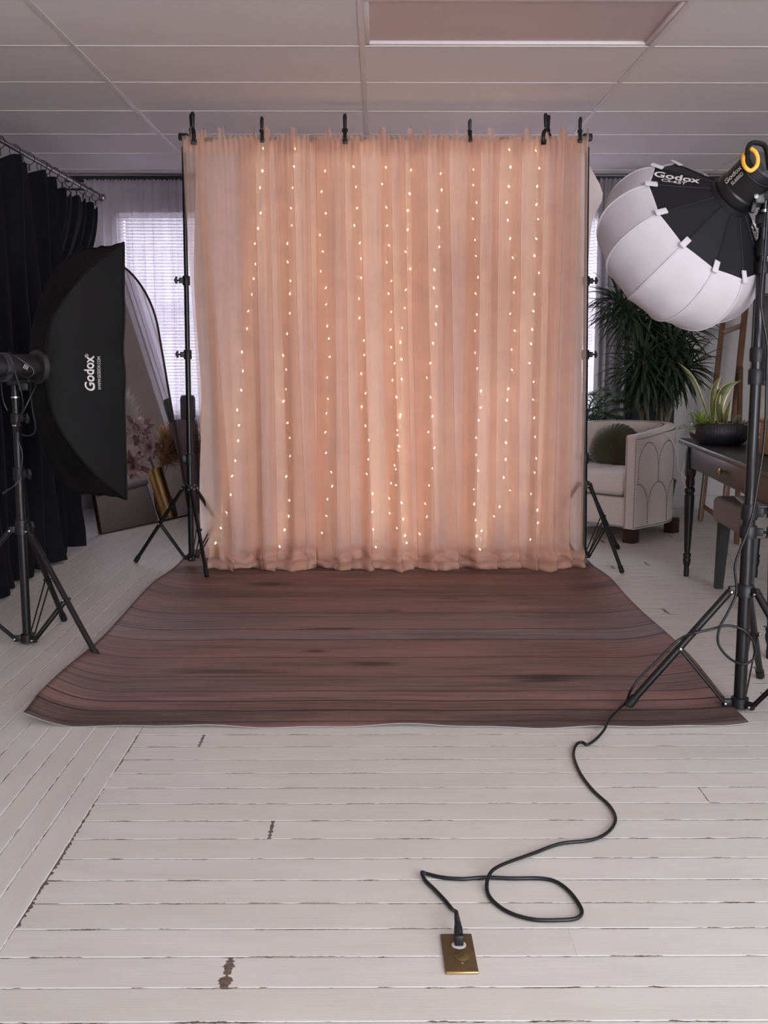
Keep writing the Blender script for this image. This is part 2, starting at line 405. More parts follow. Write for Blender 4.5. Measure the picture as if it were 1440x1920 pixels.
# ceiling tiles with lay-in grid
GX = [-.068+1.235*k for k in range(-2, 4)]; GY = [4.803+.615*k for k in range(-13, 7)]
mb = MB(); gb = MB()
xs = [XL]+[x for x in GX if XL < x < XR]+[XR]; ys = [YF]+[y for y in GY if YF < y < YB]+[YB]
for i in range(len(xs)-1):
    for j in range(len(ys)-1):
        if abs(xs[i]+.068) < .01 and abs(ys[j+1]-4.803) < .01: continue
        mb.box(((xs[i]+xs[i+1])/2, (ys[j]+ys[j+1])/2, ZC+.011), (xs[i+1]-xs[i]-.004, ys[j+1]-ys[j]-.004, .016), bev=.003, seg=1)
struct('ceiling', mb, 'tile')
for x in xs[1:-1]: gb.box((x, (YF+YB)/2, ZC+.006), (.024, YB-YF, .012))
for y in ys[1:-1]: gb.box(((XL+XR)/2, y, ZC+.006), (XR-XL, .022, .011))
gb.box(((XL+XR)/2, (YF+YB)/2, ZC+.09), (XR-XL+.2, YB-YF+.2, .02))
struct('trim_1', gb, 'tbar')
# recessed square ceiling light
cx, cy = -.068+.6175, 4.803-.3075
t = thing('ceiling_light', 'recessed rectangular ceiling light panel, switched off, among the white ceiling tiles', 'ceiling light', (cx, cy, ZC))
a = MB()
for (dx, dy, sx, sy) in ((0, .2955, 1.21, .02), (0, -.2955, 1.21, .02), (.605, 0, .02, .61), (-.605, 0, .02, .61)):
    a.box((cx+dx*.985, cy+dy*.97, ZC+.012), (sx, sy, .016), bev=.003)
obj('frame', a, 'tbar', t)
a = MB(); a.box((cx, cy, ZC+.022), (1.21, .6, .008)); obj('diffuser', a, 'diffuser', t)

def wall_openings(name, axis, at, th, lo, hi, holes, z1, m):
    mb = MB(); xs = sorted({lo, hi, *[h[0] for h in holes], *[h[1] for h in holes]}); zs = sorted({0, z1, *[h[2] for h in holes], *[h[3] for h in holes]})
    for i in range(len(xs)-1):
        for j in range(len(zs)-1):
            mx, mz = (xs[i]+xs[i+1])/2, (zs[j]+zs[j+1])/2
            if any(h[0] < mx < h[1] and h[2] < mz < h[3] for h in holes): continue
            c = (mx, at, mz) if axis == 'x' else (at, mx, mz); s_ = (xs[i+1]-xs[i], th, zs[j+1]-zs[j]) if axis == 'x' else (th, xs[i+1]-xs[i], zs[j+1]-zs[j])
            mb.box(c, s_)
    return struct(name, mb, m)
WB = [(-1.93, -1.12, .72, 2.2), (.42, 1.66, .72, 2.2)]
wall_openings('wall_back', 'x', YB+.07, .14, XL, XR, WB, ZC+.08, 'wall')
WF = [(1.1, 3.2, .4, 2.4)]
WR = (-2.2, 1.5, .6, 2.35)
wall_openings('wall_front', 'x', YF-.07, .14, XL, XR, WF, ZC+.08, 'wallfront')
mb = MB(); mb.box((XL-.07, (YF+YB)/2, (ZC+.08)/2), (.14, YB-YF+.28, ZC+.08)); struct('wall_left', mb, 'wall')
wall_openings('wall_right', 'y', XR+.07, .14, YF-.14, YB+.14, [WR], ZC+.08, 'wall')
fr = MB(); y0, y1, z0, z1 = WR
for (cy_, cz_, sy_, sz_) in ((y0+.02, (z0+z1)/2, .04, z1-z0), (y1-.02, (z0+z1)/2, .04, z1-z0), ((y0+y1)/2, z0+.02, y1-y0, .04), ((y0+y1)/2, z1-.02, y1-y0, .04), ((y0+y1)/2, (z0+z1)/2, .05, z1-z0)): fr.box((XR+.07, cy_, cz_), (.05, sy_, sz_))
w = struct('window_4', fr, 'tbar'); pn = MB(); pn.box((XR+.07, (y0+y1)/2, (z0+z1)/2), (.004, y1-y0-.06, z1-z0-.06)); obj('pane', pn, 'glass', w)
mb = MB(); mb.box(((1.67+XR)/2, YB-.008, .05), (XR-1.67, .016, .1), bev=.004); mb.box(((XL+.42)/2, YB-.008, .05), (.42-XL, .016, .1), bev=.004); struct('baseboard_back', mb, 'wall')
mb = MB(); mb.box(((XL+XR)/2, YB-.03, 2.437), (XR-XL, .06, .04), bev=.004); struct('trim_2', mb, 'trimblack')
for n, (x0, x1, z0, z1) in enumerate(WB+WF):
    y = YB+.07 if n < 2 else YF-.07
    fr = MB()
    for (c, s_) in (((x0+.02, z0/2+z1/2), (.04, z1-z0)), ((x1-.02, z0/2+z1/2), (.04, z1-z0)), ((x0/2+x1/2, z0+.02), (x1-x0, .04)), ((x0/2+x1/2, z1-.02), (x1-x0, .04)), ((x0/2+x1/2, z0/2+z1/2), ((x1-x0, .035) if n < 2 else (.05, z1-z0)))):
        fr.box((c[0], y, c[1]), (s_[0], .05, s_[1]))
    w = struct('window_%d' % (n+1), fr, 'tbar')
    pn = MB(); pn.box((x0/2+x1/2, y, z0/2+z1/2), (x1-x0-.06, .004, z1-z0-.06)); obj('pane', pn, 'glass', w)

# blinds and window curtains
def blind(x0, x1, z0, z1, y, label):
    t = thing('window_blind', label, 'blind', ((x0+x1)/2, y, z1))
    a = MB(); a.box(((x0+x1)/2, y, z1-.02), (x1-x0, .035, .04), bev=.003); obj('headrail', a, 'slat', t)
    a = MB(); z = z1-.05; rx = Matrix.Rotation(math.radians(38), 3, 'X')
    while z > z0+.03:
        a.box(((x0+x1)/2, y, z), (x1-x0-.01, .026, .0016), rx); z -= .0235
    obj('slats', a, 'slat', t)
    a = MB(); a.box(((x0+x1)/2, y, z0+.012), (x1-x0, .026, .02), bev=.003); obj('bottom_rail', a, 'slat', t)
    a = MB()
    for k in range(4):
        x = x0+(x1-x0)*(k+.4)/3.9; a.cyl((x, y-.016, z0+.02), (x, y-.016, z1-.03), .0012, seg=5)
    obj('ladder_cord', a, 'paper', t)
blind(-1.92, -1.13, .73, 2.2, YB-.02, 'white slatted blind on the window behind the softbox and arched mirror')
blind(.43, 1.65, .73, 2.2, YB-.02, 'white slatted blind on the window beside the tall green plant')
def drape(name, label, cat, x0, x1, z0, z1, y, m, lam=.09, amp=.025, seed=1, group=None, head=.08, parent=None, slant=0.0):
    rr = random.Random(seed); ph = [rr.uniform(0, 6.28) for _ in range(5)]; n = int((x1-x0)/lam*14)
    a = MB()
    def fn(u, v):
        z = z1+(z0-z1)*v; x = x0+(x1-x0)*u
        q = 2*PI*x/lam
        k = .35+.65*sm(0, .25, v)
        yy = y+amp*k*(sin(q+ph[0]+1.3*sin(q*.31+ph[1]))+.45*sin(q*2.1+ph[2]))
        xx = x+amp*.8*k*cos(q+ph[3]+1.1*sin(q*.23))+slant*v
        return V((xx, yy, z+(.006*sin(q*3+ph[4]) if v == 0 else 0)))
    a.grid(n, 26, fn)
    if parent is None:
        o = obj(name, a, m, None, True, origin=((x0+x1)/2, y, z1)); tag(o, label, cat, group)
        if head:
            b = MB(); b.grid(n, 3, lambda u, v: fn(u, v*head/(z1-z0))+V((0, -.006, 0))); LOC[o.name] = V(((x0+x1)/2, y, z1)); obj('heading', b, m, o)
        return o
drape('sheer_curtain', 'white sheer curtain hanging over the blind behind the arched mirror', 'curtain', -2.12, -1.02, .04, 2.415, YB-.14, 'sheer', .075, .02, 2)
drape('sheer_curtain', 'white sheer curtain on the window between the peach backdrop and the tall plant', 'curtain', .3, 1.66, .04, 2.415, YB-.14, 'sheer', .08, .02, 3)
drape('grey_curtain', 'grey curtain hanging behind the tall green plant', 'curtain', 1.59, 1.86, .03, 2.415, YB-.2, 'greycurt', .062, .026, 4)

# ================================================================== CURTAIN ON THE LEFT WALL
rodx, rodz = -1.95, 2.265
t = thing('curtain_rod', 'metal curtain rod running along the left wall below the ceiling', 'curtain rod', (rodx, 6.3, rodz))
a = MB(); a.cyl((rodx, 3.6, rodz), (rodx, 7.75, rodz), .0135, seg=14); obj('rod', a, 'steel', t)
for y in (4.2, 7.6):
    a = MB(); a.tube([(XL, y, rodz+.03), (rodx-.03, y, rodz+.03), (rodx, y, rodz-.012)], .008, 8); a.box((XL+.006, y, rodz+.03), (.012, .05, .08)); obj('bracket', a, 'steel', t)
a = MB(); a.lathe([(.001, 0), (.022, .01), (.026, .03), (.012, .05), (.001, .055)], (rodx, 7.75, rodz), (0, 1, 0)); obj('finial', a, 'steel', t)
def black_curtain(y0, y1, xo, zb, label, seed, rings, z1=2.17, flare=0.0, ak=1.0):
    rr = random.Random(seed); t = thing('blackout_curtain', label, 'curtain', (xo, (y0+y1)/2, z1), 'blackout curtains on the left wall rod')
    lam = (y1-y0)/rings; ph = rr.uniform(0, 6); n = rings*16; a = MB()
    def fn(u, v):
        y = y0+(y1-y0)*u; q = 2*PI*u*rings
        scal = .045*(1-abs(cos(q/2)))**1.0*(1-sm(0, .12, v))
        z = z1+(zb-z1)*v-scal
        k = (.55+.6*v)*ak
        x = xo+k*(.055*cos(q)+.02*cos(q*.5+ph+v*2)+.015*sin(q*1.7+ph))+.03*noise.noise(V((u*7, v*3, seed)))+(flare*v*v if flare > 0 else flare*sm(0, .4, v))
        yy = y+.035*sin(q*2+.6*sin(q*.4))*k*.5+.03*v*sin(q*.37+ph)
        if v > .95: x += .02*sin(q*.7)*(v-.95)*20; z = max(z, .008+.012*abs(sin(q*.8)))
        return V((x, yy, z))
    a.grid(n, 44, fn); obj('cloth', a, 'velvetblack', t, sharp=180)
    for k in range(rings+1):
        y = y0+(y1-y0)*k/rings; b = MB()
        tl = rr.uniform(-.25, .25)
        c = V((rodx, y, rodz-.014))
        b.tube([c+V((.030*cos(q), .030*sin(tl)*cos(q), .032*sin(q))) for q in [2*PI*i/20 for i in range(20)]], .0022, 6, closed=True)
        b.box((rodx, y, rodz-.063), (.008, .012, .035), bev=.002)
        obj('curtain_ring', b, 'black', t)
    return t
black_curtain(4.55, 6.42, -1.9, .01, 'wide black curtain along the left wall, nearest the camera, behind the softbox', 5, 8, 2.19, .03)
black_curtain(6.5, 7.6, -1.95, .01, 'gathered black curtain at the far end of the left rod by the window', 6, 7, 2.19, -.2, .45)

# ================================================================== MAT
def build_mat():
    x0, x1, y0, y1 = -1.15, 1.20, 3.235, 6.35
    mb = MB(); nx, ny = 120, 130; uv = []
    def fn(u, v):
        cx_ = x0+(x1-x0)*u; cy_ = y0+(y1-y0)*v
        x, y = cx_, cy_
        xs_ = .02*sm(3.2, 6.3, y)
        dl = x-x0; dr = x1-x
        la = .028+.014*noise.noise(V((0, y*1.1, 1.5)))+.008*sin(y*4.1)
        ra = .030+.02*noise.noise(V((3, y*1.1, 4.5)))+.010*sin(y*3.3+1)
        fl = sm(5.9, 5.2, y)
        z = .004
        if dl < .26: k = (1-dl/.26); z += max(0, la+.012)*fl*k**2.2; x += .02*k*k
        if dr < .3: k = (1-dr/.3); z += max(0, ra)*fl*k**2.2*(.35+.65*sm(3.4, 3.9, y)); x -= .02*k*k
        # front corners curl up and back
        df = y-y0
        cl = max(0, 1-dl/.35)*max(0, 1-df/.25); cr = max(0, 1-dr/.35)*max(0, 1-df/.25)
        z += -.012*cl**1.5+.004*cr**1.5; z = max(z, .004)
        y += .012*max(0, 1-dl/.30)**1.5*(1-sm(0, .5, df))+.03*max(0, 1-dr/.30)**1.5*(1-sm(0, .5, df))
        # the front edge waves a little
        e = 1-sm(0, .05, df)
        z += e*.004*(1+sin(x*9+.7)+.6*sin(x*21))
        y += e*.008*sin(x*5+1)*0.8-.012*e*(x/1.2)
        z += .0015*noise.noise(V((x*4, y*4, 0)))+.001
        return V((x+xs_*(u), y, z))
    mb.grid(nx, ny, fn)
    for f in mb.f:
        for i in f:
            q = i; uv.extend((x0+(x1-x0)*(q % (nx+1))/nx, y0+(y1-y0)*(q//(nx+1))/ny))
    mb.uv = {'UVMap': uv}
    o = obj('floor_mat', mb, ['mat', 'matback'], None, True, origin=(0.03, 4.7, 0), sharp=180)
    md = o.modifiers.new('thickness', 'SOLIDIFY'); md.thickness = .0016; md.offset = -1; md.material_offset = 1; md.material_offset_rim = 1
    return tag(o, 'dark brown wood-plank printed mat spread on the white floor', 'floor mat')
build_mat()

# ================================================================== STANDS
def tripod(t, c, hub_z, base_z, feet, r=.0105, up=None, mid=.48, pole_r=.016, m='black', hubr=.03):
    c = V(c)
    a = MB(); a.lathe([(pole_r, -.02), (hubr*.8, -.02), (hubr*.8, .012), (pole_r+.004, .02), (pole_r, .02)], c+V((0, 0, hub_z)), seg=18)
    for f in feet:
        d = V(f)-c; d.z = 0; d.normalize(); a.box(c+V((0, 0, hub_z))+d*(hubr+.004), (.026, .018, .026), Matrix.Rotation(math.atan2(d.y, d.x), 3, 'Z'), bev=.003)
    obj('leg_collar', a, 'blackp', t)
    a = MB(); a.lathe([(pole_r-.002, -.022), (hubr*.75, -.022), (hubr*.75, .012), (pole_r-.002, .016)], c+V((0, 0, base_z)), seg=18)
    for f in feet:
        d = V(f)-c; d.z = 0; d.normalize(); a.box(c+V((0, 0, base_z-.006))+d*(hubr+.004), (.03, .018, .024), Matrix.Rotation(math.atan2(d.y, d.x), 3, 'Z'), bev=.003)
    obj('lower_collar', a, 'blackp', t)
    for f in feet:
        f = V(f); d = f-c; d.z = 0; d.normalize()
        p0 = c+d*(hubr+.012)+V((0, 0, hub_z-.004)); p1 = f+V((0, 0, .012))
        a = MB(); a.cyl(p0, p1, r, seg=12); lg = obj('leg', a, m, t)
        a = MB(); e = (p1-p0).normalized(); a.tube([p1-e*.03, p1+e*.006, p1+e*.009], [r+.003, r+.003, r*.6], 12); obj('rubber_foot', a, 'rubber', lg)
        pm = p0.lerp(p1, mid); q = c+d*(hubr+.014)+V((0, 0, base_z-.006))
        s = d.cross(V((0, 0, 1)))*.009
        a = MB()
        for sg in (-1, 1): a.tube([q+s*sg, pm+s*sg*1.3], .0055, 6, flat=.5, ref=(0, 0, 1))
        a.tube([pm-s*1.8, pm+s*1.8], .007, 8)
        br = obj('brace', a, m, t)
        for pp in (q, pm, p0):
            a = MB(); sn = s.normalized(); a.lathe([(.001, -.0215), (.004, -.0205), (.0048, -.018), (.003, -.0175), (.003, .0175), (.0048, .018), (.004, .0205), (.001, .0215)], pp, sn, 8); obj('rivet', a, 'silver', br)
def pole(t, pts_r, m='black', name='pole'):
    for i in range(len(pts_r)-1):
        (p, r), (q, _) = pts_r[i], pts_r[i+1]
        a = MB(); a.cyl(p, q, r, seg=16); obj(name, a, m, t)
def collar(t, p, r, kd, knob=True, h=.05):
    a = MB(); a.lathe([(r*.9, -h/2), (r+.006, -h/2), (r+.007, -h/2+.006), (r+.007, h/2-.006), (r+.004, h/2), (r*.9, h/2)], p, seg=18)
    kd = V(kd).normalized(); a.box(V(p)+kd*(r+.012), (.026, .02, h*.6), Matrix.Rotation(math.atan2(kd.y, kd.x), 3, 'Z'), bev=.003)
    c = obj('pole_collar', a, 'blackp', t)
    if knob:
        q = V(p)+kd*(r+.022); a = MB(); a.cyl(q, q+kd*.014, .005, seg=8)
        sd = kd.cross(V((0, 0, 1))).normalized()
        a.tube([q+kd*.016-V((0, 0, .018)), q+kd*.022, q+kd*.016+V((0, 0, .02))], [.006, .009, .005], 8); obj('knob', a, 'blackp', c)

# backdrop stand
BY = 5.9
LT, RT = V((-1.035, BY, 2.285)), V((1.112, BY, 2.292))
LBm, RBm = V((-1.045, 5.86, .03)), V((1.16, 5.93, .03))
t = thing('backdrop_stand', 'black telescopic backdrop stand with two tripod poles and a crossbar holding the peach curtain', 'backdrop stand', (0, BY, 0))
for (top, bot, sgn) in ((LT, LBm, -1), (RT, RBm, 1)):
    def at(z): return bot.lerp(top, (z-bot.z)/(top.z-bot.z))
    pole(t, [(at(.03), .0165), (at(.60), .0150), (at(1.16), .0135), (at(1.56), .0118), (at(2.262), .0118)])
    kd = (sgn*1.0, -.35, 0)
    collar(t, at(.60), .0165, kd, False, .06); collar(t, at(1.17), .015, kd); collar(t, at(1.565), .0135, kd)
    a = MB(); a.cyl(at(2.262), at(2.30), .0085, seg=12); a.cyl(at(2.30), at(2.36), .0026, seg=8); obj('spigot', a, 'silver', t)
    a = MB(); a.box(at(2.312), (.05, .042, .036), bev=.005); obj('crossbar_clamp', a, 'blackp', t)
    cz = V((bot.x, bot.y, 0))
    feet = [Z(252, 1055)-V((-.01, 0, 0)), Z(388, 1083), V((-.82, 6.16, 0))] if sgn < 0 else [Z(1166, 1075), Z(1158, 1030), V((.86, 6.05, 0))]
    tripod(t, cz, .44 if sgn < 0 else .45, .055, feet, .0105, pole_r=.0165)
a = MB(); a.cyl(LT+V((0, .006, .014)), RT+V((0, .006, .008)), .0125, seg=14); obj('crossbar', a, 'black', t)

# ================================================================== PEACH CURTAIN
def wx(px, Y=5.87): return P(px, 660, Y).x
FOLDS = [(383, 428, .05), (470, 474, .09), (506, 512, .03), (540, 556, .085), (579, 586, .03), (613, 612, .10), (643, 652, .03), (668, 690, .05), (722, 742, .06), (752, 771, .03), (783, 802, .085), (829, 852, .055), (885, 880, .07), (925, 926, .03), (962, 968, .05), (1008, 1002, .03), (1040, 1030, .06), (1068, 1062, .06)]
def curtain_cols():
    xt, xb, ly = [], [], []
    def seg(a, b, ya, yb, n, ease=False):
        for i in range(n):
            k = i/n; kk = (1-cos(PI*k))/2 if ease else k
            xt.append(a[0]+(b[0]-a[0])*kk); xb.append(a[1]+(b[1]-a[1])*kk); ly.append(ya+(yb-ya)*((1-cos(PI*k))/2))
    cur = (wx(352), wx(386)); yl = 0.0
    for (pt, pb, w) in FOLDS:
        a = (wx(pt)+w/2, wx(pb)+w/2*1.15); b = (wx(pt)-w/2, wx(pb)-w/2*1.15)
        d = abs(a[0]-cur[0]); seg(cur, a, yl, -.02, max(8, int(d/.0055)))
        seg(a, b, -.02, -.003, 12, True)
        cur = b; yl = .014
        xt.append(b[0]); xb.append(b[1]); ly.append(.006)
    e = (wx(1093), wx(1101)); seg(cur, e, yl, 0.0, int(abs(e[0]-cur[0])/.0055)); xt.append(e[0]); xb.append(e[1]); ly.append(0)
    return xt, xb, ly
XT, XB, LY = curtain_cols()
rows = [2.345, 2.325, 2.305, 2.285, 2.26, 2.23] + [2.23-(2.23-.16)*k/40 for k in range(1, 41)]
hem = [(.15, .000), (.125, -.008), (.105, -.03), (.092, -.055), (.075, -.066), (.06, -.056), (.048, -.05), (.046, -.07), (.036, -.095), (.02, -.108), (.006, -.10), (.004, -.06)]
def curtain_pt(i, z, j, hemo=0.0, hz=None):
    v = (2.3-z)/2.3; v = max(0, min(1, v))
    x = XT[i]+(XB[i]-XT[i])*(v**1.2)
    q = x*2*PI
    amp = .004+.016*sm(0, .9, v)
    y = 5.872+LY[i]*(1+.9*v)+amp*(sin(q/.19+1.0*sin(q/.6))+.28*sin(q/.083+2))+.0012*sin(q/.027+z*2)*(1-.6*v)
    y += -.03*v*v
    x += .004*noise.noise(V((i*.03, z*1.1, 0)))
    if z > 2.29:  # ruffle above the rod pocket
        rf = noise.noise(V((XT[i]*21, 0, 3)))+.35*noise.noise(V((XT[i]*6, 0, 8)))
        k = (z-2.29)/.055
        z = 2.29+(z-2.29)*(.42+.75*sm(.02, .22, rf))
        y += k*.012*sin(q/.028)
    elif z > 2.2: y += .004*sin(q/.03)
    if hemo is not None and hz is not None:
        nz = noise.noise(V((x*5, hz*10, 5))); n2 = noise.noise(V((x*19, hz*45, 9)))
        y += hemo*(1+1.0*nz)+.03*n2*sm(.15, .05, hz); z = hz*(1+.6*noise.noise(V((x*6, 0, 8)))*sm(.155, .09, hz))+.014*n2*sm(.15, .06, hz)*sm(0, .03, hz)
        z = max(z, .007)
        x += .018*noise.noise(V((x*9, hz*25, 12)))*sm(.16, .06, hz)
    return V((x, y, z))
t = thing('peach_curtain', 'long gathered sheer peach curtain hanging from the backdrop crossbar and pooling on the mat', 'curtain', (0.03, 5.87, 0))
mb = MB(); N = len(XT); allr = [(z, None, None) for z in rows]+[(h, o, h) for (h, o) in hem]
vs = [curtain_pt(i, z, 0, o, h) for (z, o, h) in allr for i in range(N)]
mb.add(vs, [(r*N+i, r*N+i+1, (r+1)*N+i+1, (r+1)*N+i) for r in range(len(allr)-1) for i in range(N-1)])
obj('drape', mb, 'peach', t, sharp=180)
mb = MB(); hr = [2.318, 2.302, 2.285, 2.26, 2.23]
mb.add([curtain_pt(i, z, 0)+V((0, .012, 0)) for z in hr for i in range(N)], [(r*N+i, r*N+i+1, (r+1)*N+i+1, (r+1)*N+i) for r in range(len(hr)-1) for i in range(N-1)])
obj('rod_pocket', mb, 'peachhem', t, sharp=180)
mb = MB(); hh = hem[2:-1]
mb.add([curtain_pt(i, h, 0, o+.012, h)+V((0, 0, -.002)) for (h, o) in hh for i in range(N)], [(r*N+i, r*N+i+1, (r+1)*N+i+1, (r+1)*N+i) for r in range(len(hh)-1) for i in range(N-1)])
obj('hem', mb, 'peachhem', t, sharp=180)

# white backing cloth
mb = MB()
def fb(u, v):
    z = 2.3-2.28*v; x = -1.0+2.1*u+.0*v
    y = 5.985+.014*sin(x*31+sin(x*7))*(.4+v)+.01*sin(x*57)*v
    if v < .02: y -= .06
    e = sm(.94, 1.0, u); bl = math.exp(-((z-2.08)/.13)**2)
    x += e*(.115*bl+.05*sm(2.28, 2.0, z)+.015*sin(z*4)); y += e*(.22*bl+.03)
    x -= sm(.05, 0, u)*.012*sin(z*5)
    return V((x, y, z))
mb.grid(220, 50, fb)
o = obj('backing_cloth', mb, 'backing', None, True, origin=(0.05, 5.98, 2.3), sharp=180)
tag(o, 'white cloth hanging behind the peach curtain and string lights', 'backdrop cloth')

# fairy-light strings
STR = [[(490, 292), (487, 362), (475, 495), (470, 575), (458, 660), (450, 750), (440, 845), (428, 935), (411, 990), (401, 1022)],
       [(549, 293), (549, 370), (543, 480), (538, 600), (536, 730), (543, 830), (541, 910), (534, 1000), (520, 1032)],
       [(608, 305), (606, 400), (605, 500), (609, 580), (614, 690), (610, 775), (619, 895), (614, 960), (604, 1030)],
       [(669, 290), (668, 380), (672, 485), (674, 560), (680, 690), (683, 780), (690, 870), (697, 960), (705, 1030)],
       [(719, 300), (720, 380), (729, 470), (730, 585), (738, 690), (746, 760), (746, 855), (734, 935), (742, 985), (770, 1034)],
       [(778, 292), (770, 395), (766, 480), (763, 560), (752, 650), (749, 725), (747, 790), (741, 880), (752, 950), (762, 1020)],
       [(828, 300), (823, 395), (820, 470), (815, 540), (817, 600), (806, 690), (806, 775), (798, 810), (812, 850), (805, 925), (792, 985), (786, 1030)],
       [(893, 302), (892, 400), (894, 500), (894, 600), (897, 700), (899, 780), (894, 860), (890, 930), (897, 975), (884, 1030)],
       [(950, 294), (954, 350), (957, 430), (961, 520), (960, 620), (955, 740), (950, 830), (949, 900), (958, 930), (932, 958), (912, 980), (903, 1034)],
       [(1006, 304), (1009, 370), (1004, 440), (1006, 520), (998, 600), (997, 690), (1006, 775), (1007, 860), (1000, 920), (1006, 980), (985, 1036)]]
ORD = ['leftmost', 'second from the left', 'third from the left', 'fourth from the left', 'fifth from the left', 'fifth from the right', 'fourth from the right', 'third from the right', 'second from the right', 'rightmost']
bm_ = MB(); bm_.lathe([(.0005, -.006), (.0021, -.004), (.0027, 0), (.0021, .004), (.0005, .006)], seg=8)
bulb_me = bpy.data.meshes.new('bulb'); bulb_me.from_pydata(bm_.v, [], bm_.f); bulb_me.materials.append(M['bulb'])
bulb_me.polygons.foreach_set('use_smooth', [True]*len(bulb_me.polygons))
for si, pl in enumerate(STR):
    Y = 5.918
    pts = [P(px, py, Y) for (px, py) in pl]
    for p in pts: p.z = max(p.z, .04)
    pts = [V((pts[0].x, Y+.03, 2.315))]+pts
    t = thing('string_light', 'warm fairy light strand glowing behind the peach curtain, ' + ORD[si] + ' of ten', 'string light', pts[0], 'fairy light strands behind the peach curtain')
    cv = spline(pts, 10); a = MB(); a.tube(cv, .0008, 5); obj('wire', a, 'wire', t)
    # bulbs every 9 cm or so
    acc = 0.0; nxt = .06; rr = random.Random(si)
    for i in range(1, len(cv)):
        acc += (cv[i]-cv[i-1]).length
        if acc >= nxt:
            nxt += .098*rr.uniform(.85, 1.15)
            b = link(bpy.data.objects.new('bulb', bulb_me)); b.parent = t
            b.location = cv[i]-pts[0]+V((rr.uniform(-.016, .016), rr.uniform(-.008, .006), 0)); b.rotation_euler = (rr.uniform(-.7, .7), rr.uniform(-.7, .7), 0)

# spring clamps
CL = [(362, 0.32, 'leftmost spring clamp, beside the left pole', 1.2), (492, .14, 'spring clamp second from the left, slim side view', .95), (647, 0.05, 'stout upright spring clamp, third from the left', 1.1),
      (880, .06, 'slim grey spring clamp right of the middle', .85), (1024, -.5, 'open-handled spring clamp second from the right', 1.15), (1086, -.12, 'rightmost spring clamp, beside the right pole', .95)]
for (px, rz, lb, k) in CL:
    x = P(px, 250, BY).x; z0 = 2.318
    t = thing('spring_clamp', lb+', gripping the top of the peach curtain', 'clamp', (x, BY, z0), 'spring clamps on the crossbar')
    Mx = Matrix.Translation(V((x, BY-.022, z0))) @ Matrix.Rotation(rz, 4, 'Z') @ Matrix.Scale(k, 4)
    for s in (-1, 1):
        a = MB(); a.tube([(0, s*.010, .022), (0, s*.016, .05), (0, s*.020, .085), (0, s*.018, .094)], [.008, .0085, .0095, .006], 10, ref=(1, 0, 0)); obj('handle', a.xf(Mx), 'greyplastic' if px == 880 else 'blackp', t)
        a = MB(); a.tube([(0, s*.012, .026), (0, s*.040, .006), (0, s*.044, -.016), (0, s*.040, -.034)], [.008, .0085, .0085, .008], 8, ref=(1, 0, 0)); a.box((0, s*.038, -.036), (.024, .009, .022), bev=.002); obj('jaw', a.xf(Mx), 'blackp', t)
    a = MB(); a.cyl((-.014, 0, .022), (.014, 0, .022), .009, seg=12); obj('pivot', a.xf(Mx), 'blackp', t)

# ================================================================== SOFTBOX ON THE LEFT
NT, NB, FT, FB = P(232, 455, 4.4), P(237, 936, 4.4), P(150, 464, 4.62), P(136, 926, 4.62)
RC = P(71, 688, 4.25)
wdir = ((FT+FB)-(NT+NB)); wdir.z = 0; wdir.normalize(); upz = V((0, 0, 1)); nrm = wdir.cross(upz); nrm = nrm if nrm.x > 0 else -nrm
t = thing('softbox', 'large black rectangular softbox seen from the side, with white lettering, on the left light stand', 'softbox', RC)
def rod(C, ss, uu):
    p0 = RC+wdir*ss*.05+upz*uu*.05; d = C-RC; ax = d.dot(nrm); rad = d-nrm*ax
    K = RC+rad*.40+nrm*ax*.13; m_ = K.lerp(C, .5)+rad*.05-nrm*ax*.06
    cv = spline([p0, K, m_, C], 16); n_ = len(cv)-1
    def at(k):
        q = max(0, min(n_-1e-6, k*n_)); i = int(q); return cv[i].lerp(cv[i+1], q-i)
    return at
rods = {'nt': rod(NT, -1, 1), 'nb': rod(NB, -1, -1), 'ft': rod(FT, 1, 1), 'fb': rod(FB, 1, -1)}
AX = RC+nrm*.18
def facet(a, b, sag=.02):
    def fn(s, q):
        p = rods[a](s).lerp(rods[b](s), q)
        e = (AX-p); e = e-nrm*e.dot(nrm)
        wr = .004*noise.noise(V((s*6, q*9, 2)))+.006*noise.noise(V((s*2, q*3, 7)))
        crease = (.012 if a == 'nb' else .003)*sm(.75, 1, s)*sin(q*23)*sm(.2, .5, q)*sm(1, .6, q)*.5
        if e.length > 1e-5: p = p+e.normalized()*(sag*4*q*(1-q)*(sin(PI*min(1, s+.12))*.6+.6*sm(.3, 1, s))+wr*sm(0, .2, s)+crease)
        return p
    return fn
mb = MB()
for a, b in (('nb', 'nt'), ('nt', 'ft'), ('ft', 'fb'), ('fb', 'nb')): mb.grid(22, 24, facet(a, b))
obj('shell', mb, 'softbox', t, sharp=35)
mb = MB()
for a, b in (('nb', 'nt'), ('nt', 'ft'), ('ft', 'fb'), ('fb', 'nb')): mb.tube([facet(a, b)(1, q/24) for q in range(25)], .005, 8)
for k in rods: mb.tube([rods[k](i/14) for i in range(15)], .0042, 6)
obj('piping', mb, 'softbox', t)
mb = MB(); ins = -nrm*.03
mb.grid(10, 10, lambda u, v: NB.lerp(NT, .06+.88*v).lerp(FB.lerp(FT, .06+.88*v), .12+.76*u)+ins*.6); obj('diffuser', mb, 'lanwhite', t)
mb = MB(); mb.lathe([(.045, -.010), (.066, -.010), (.068, .010), (.045, .010)], RC, nrm, 36); obj('speed_ring', mb, 'ringgrey', t)
fn = facet('nb', 'nt')
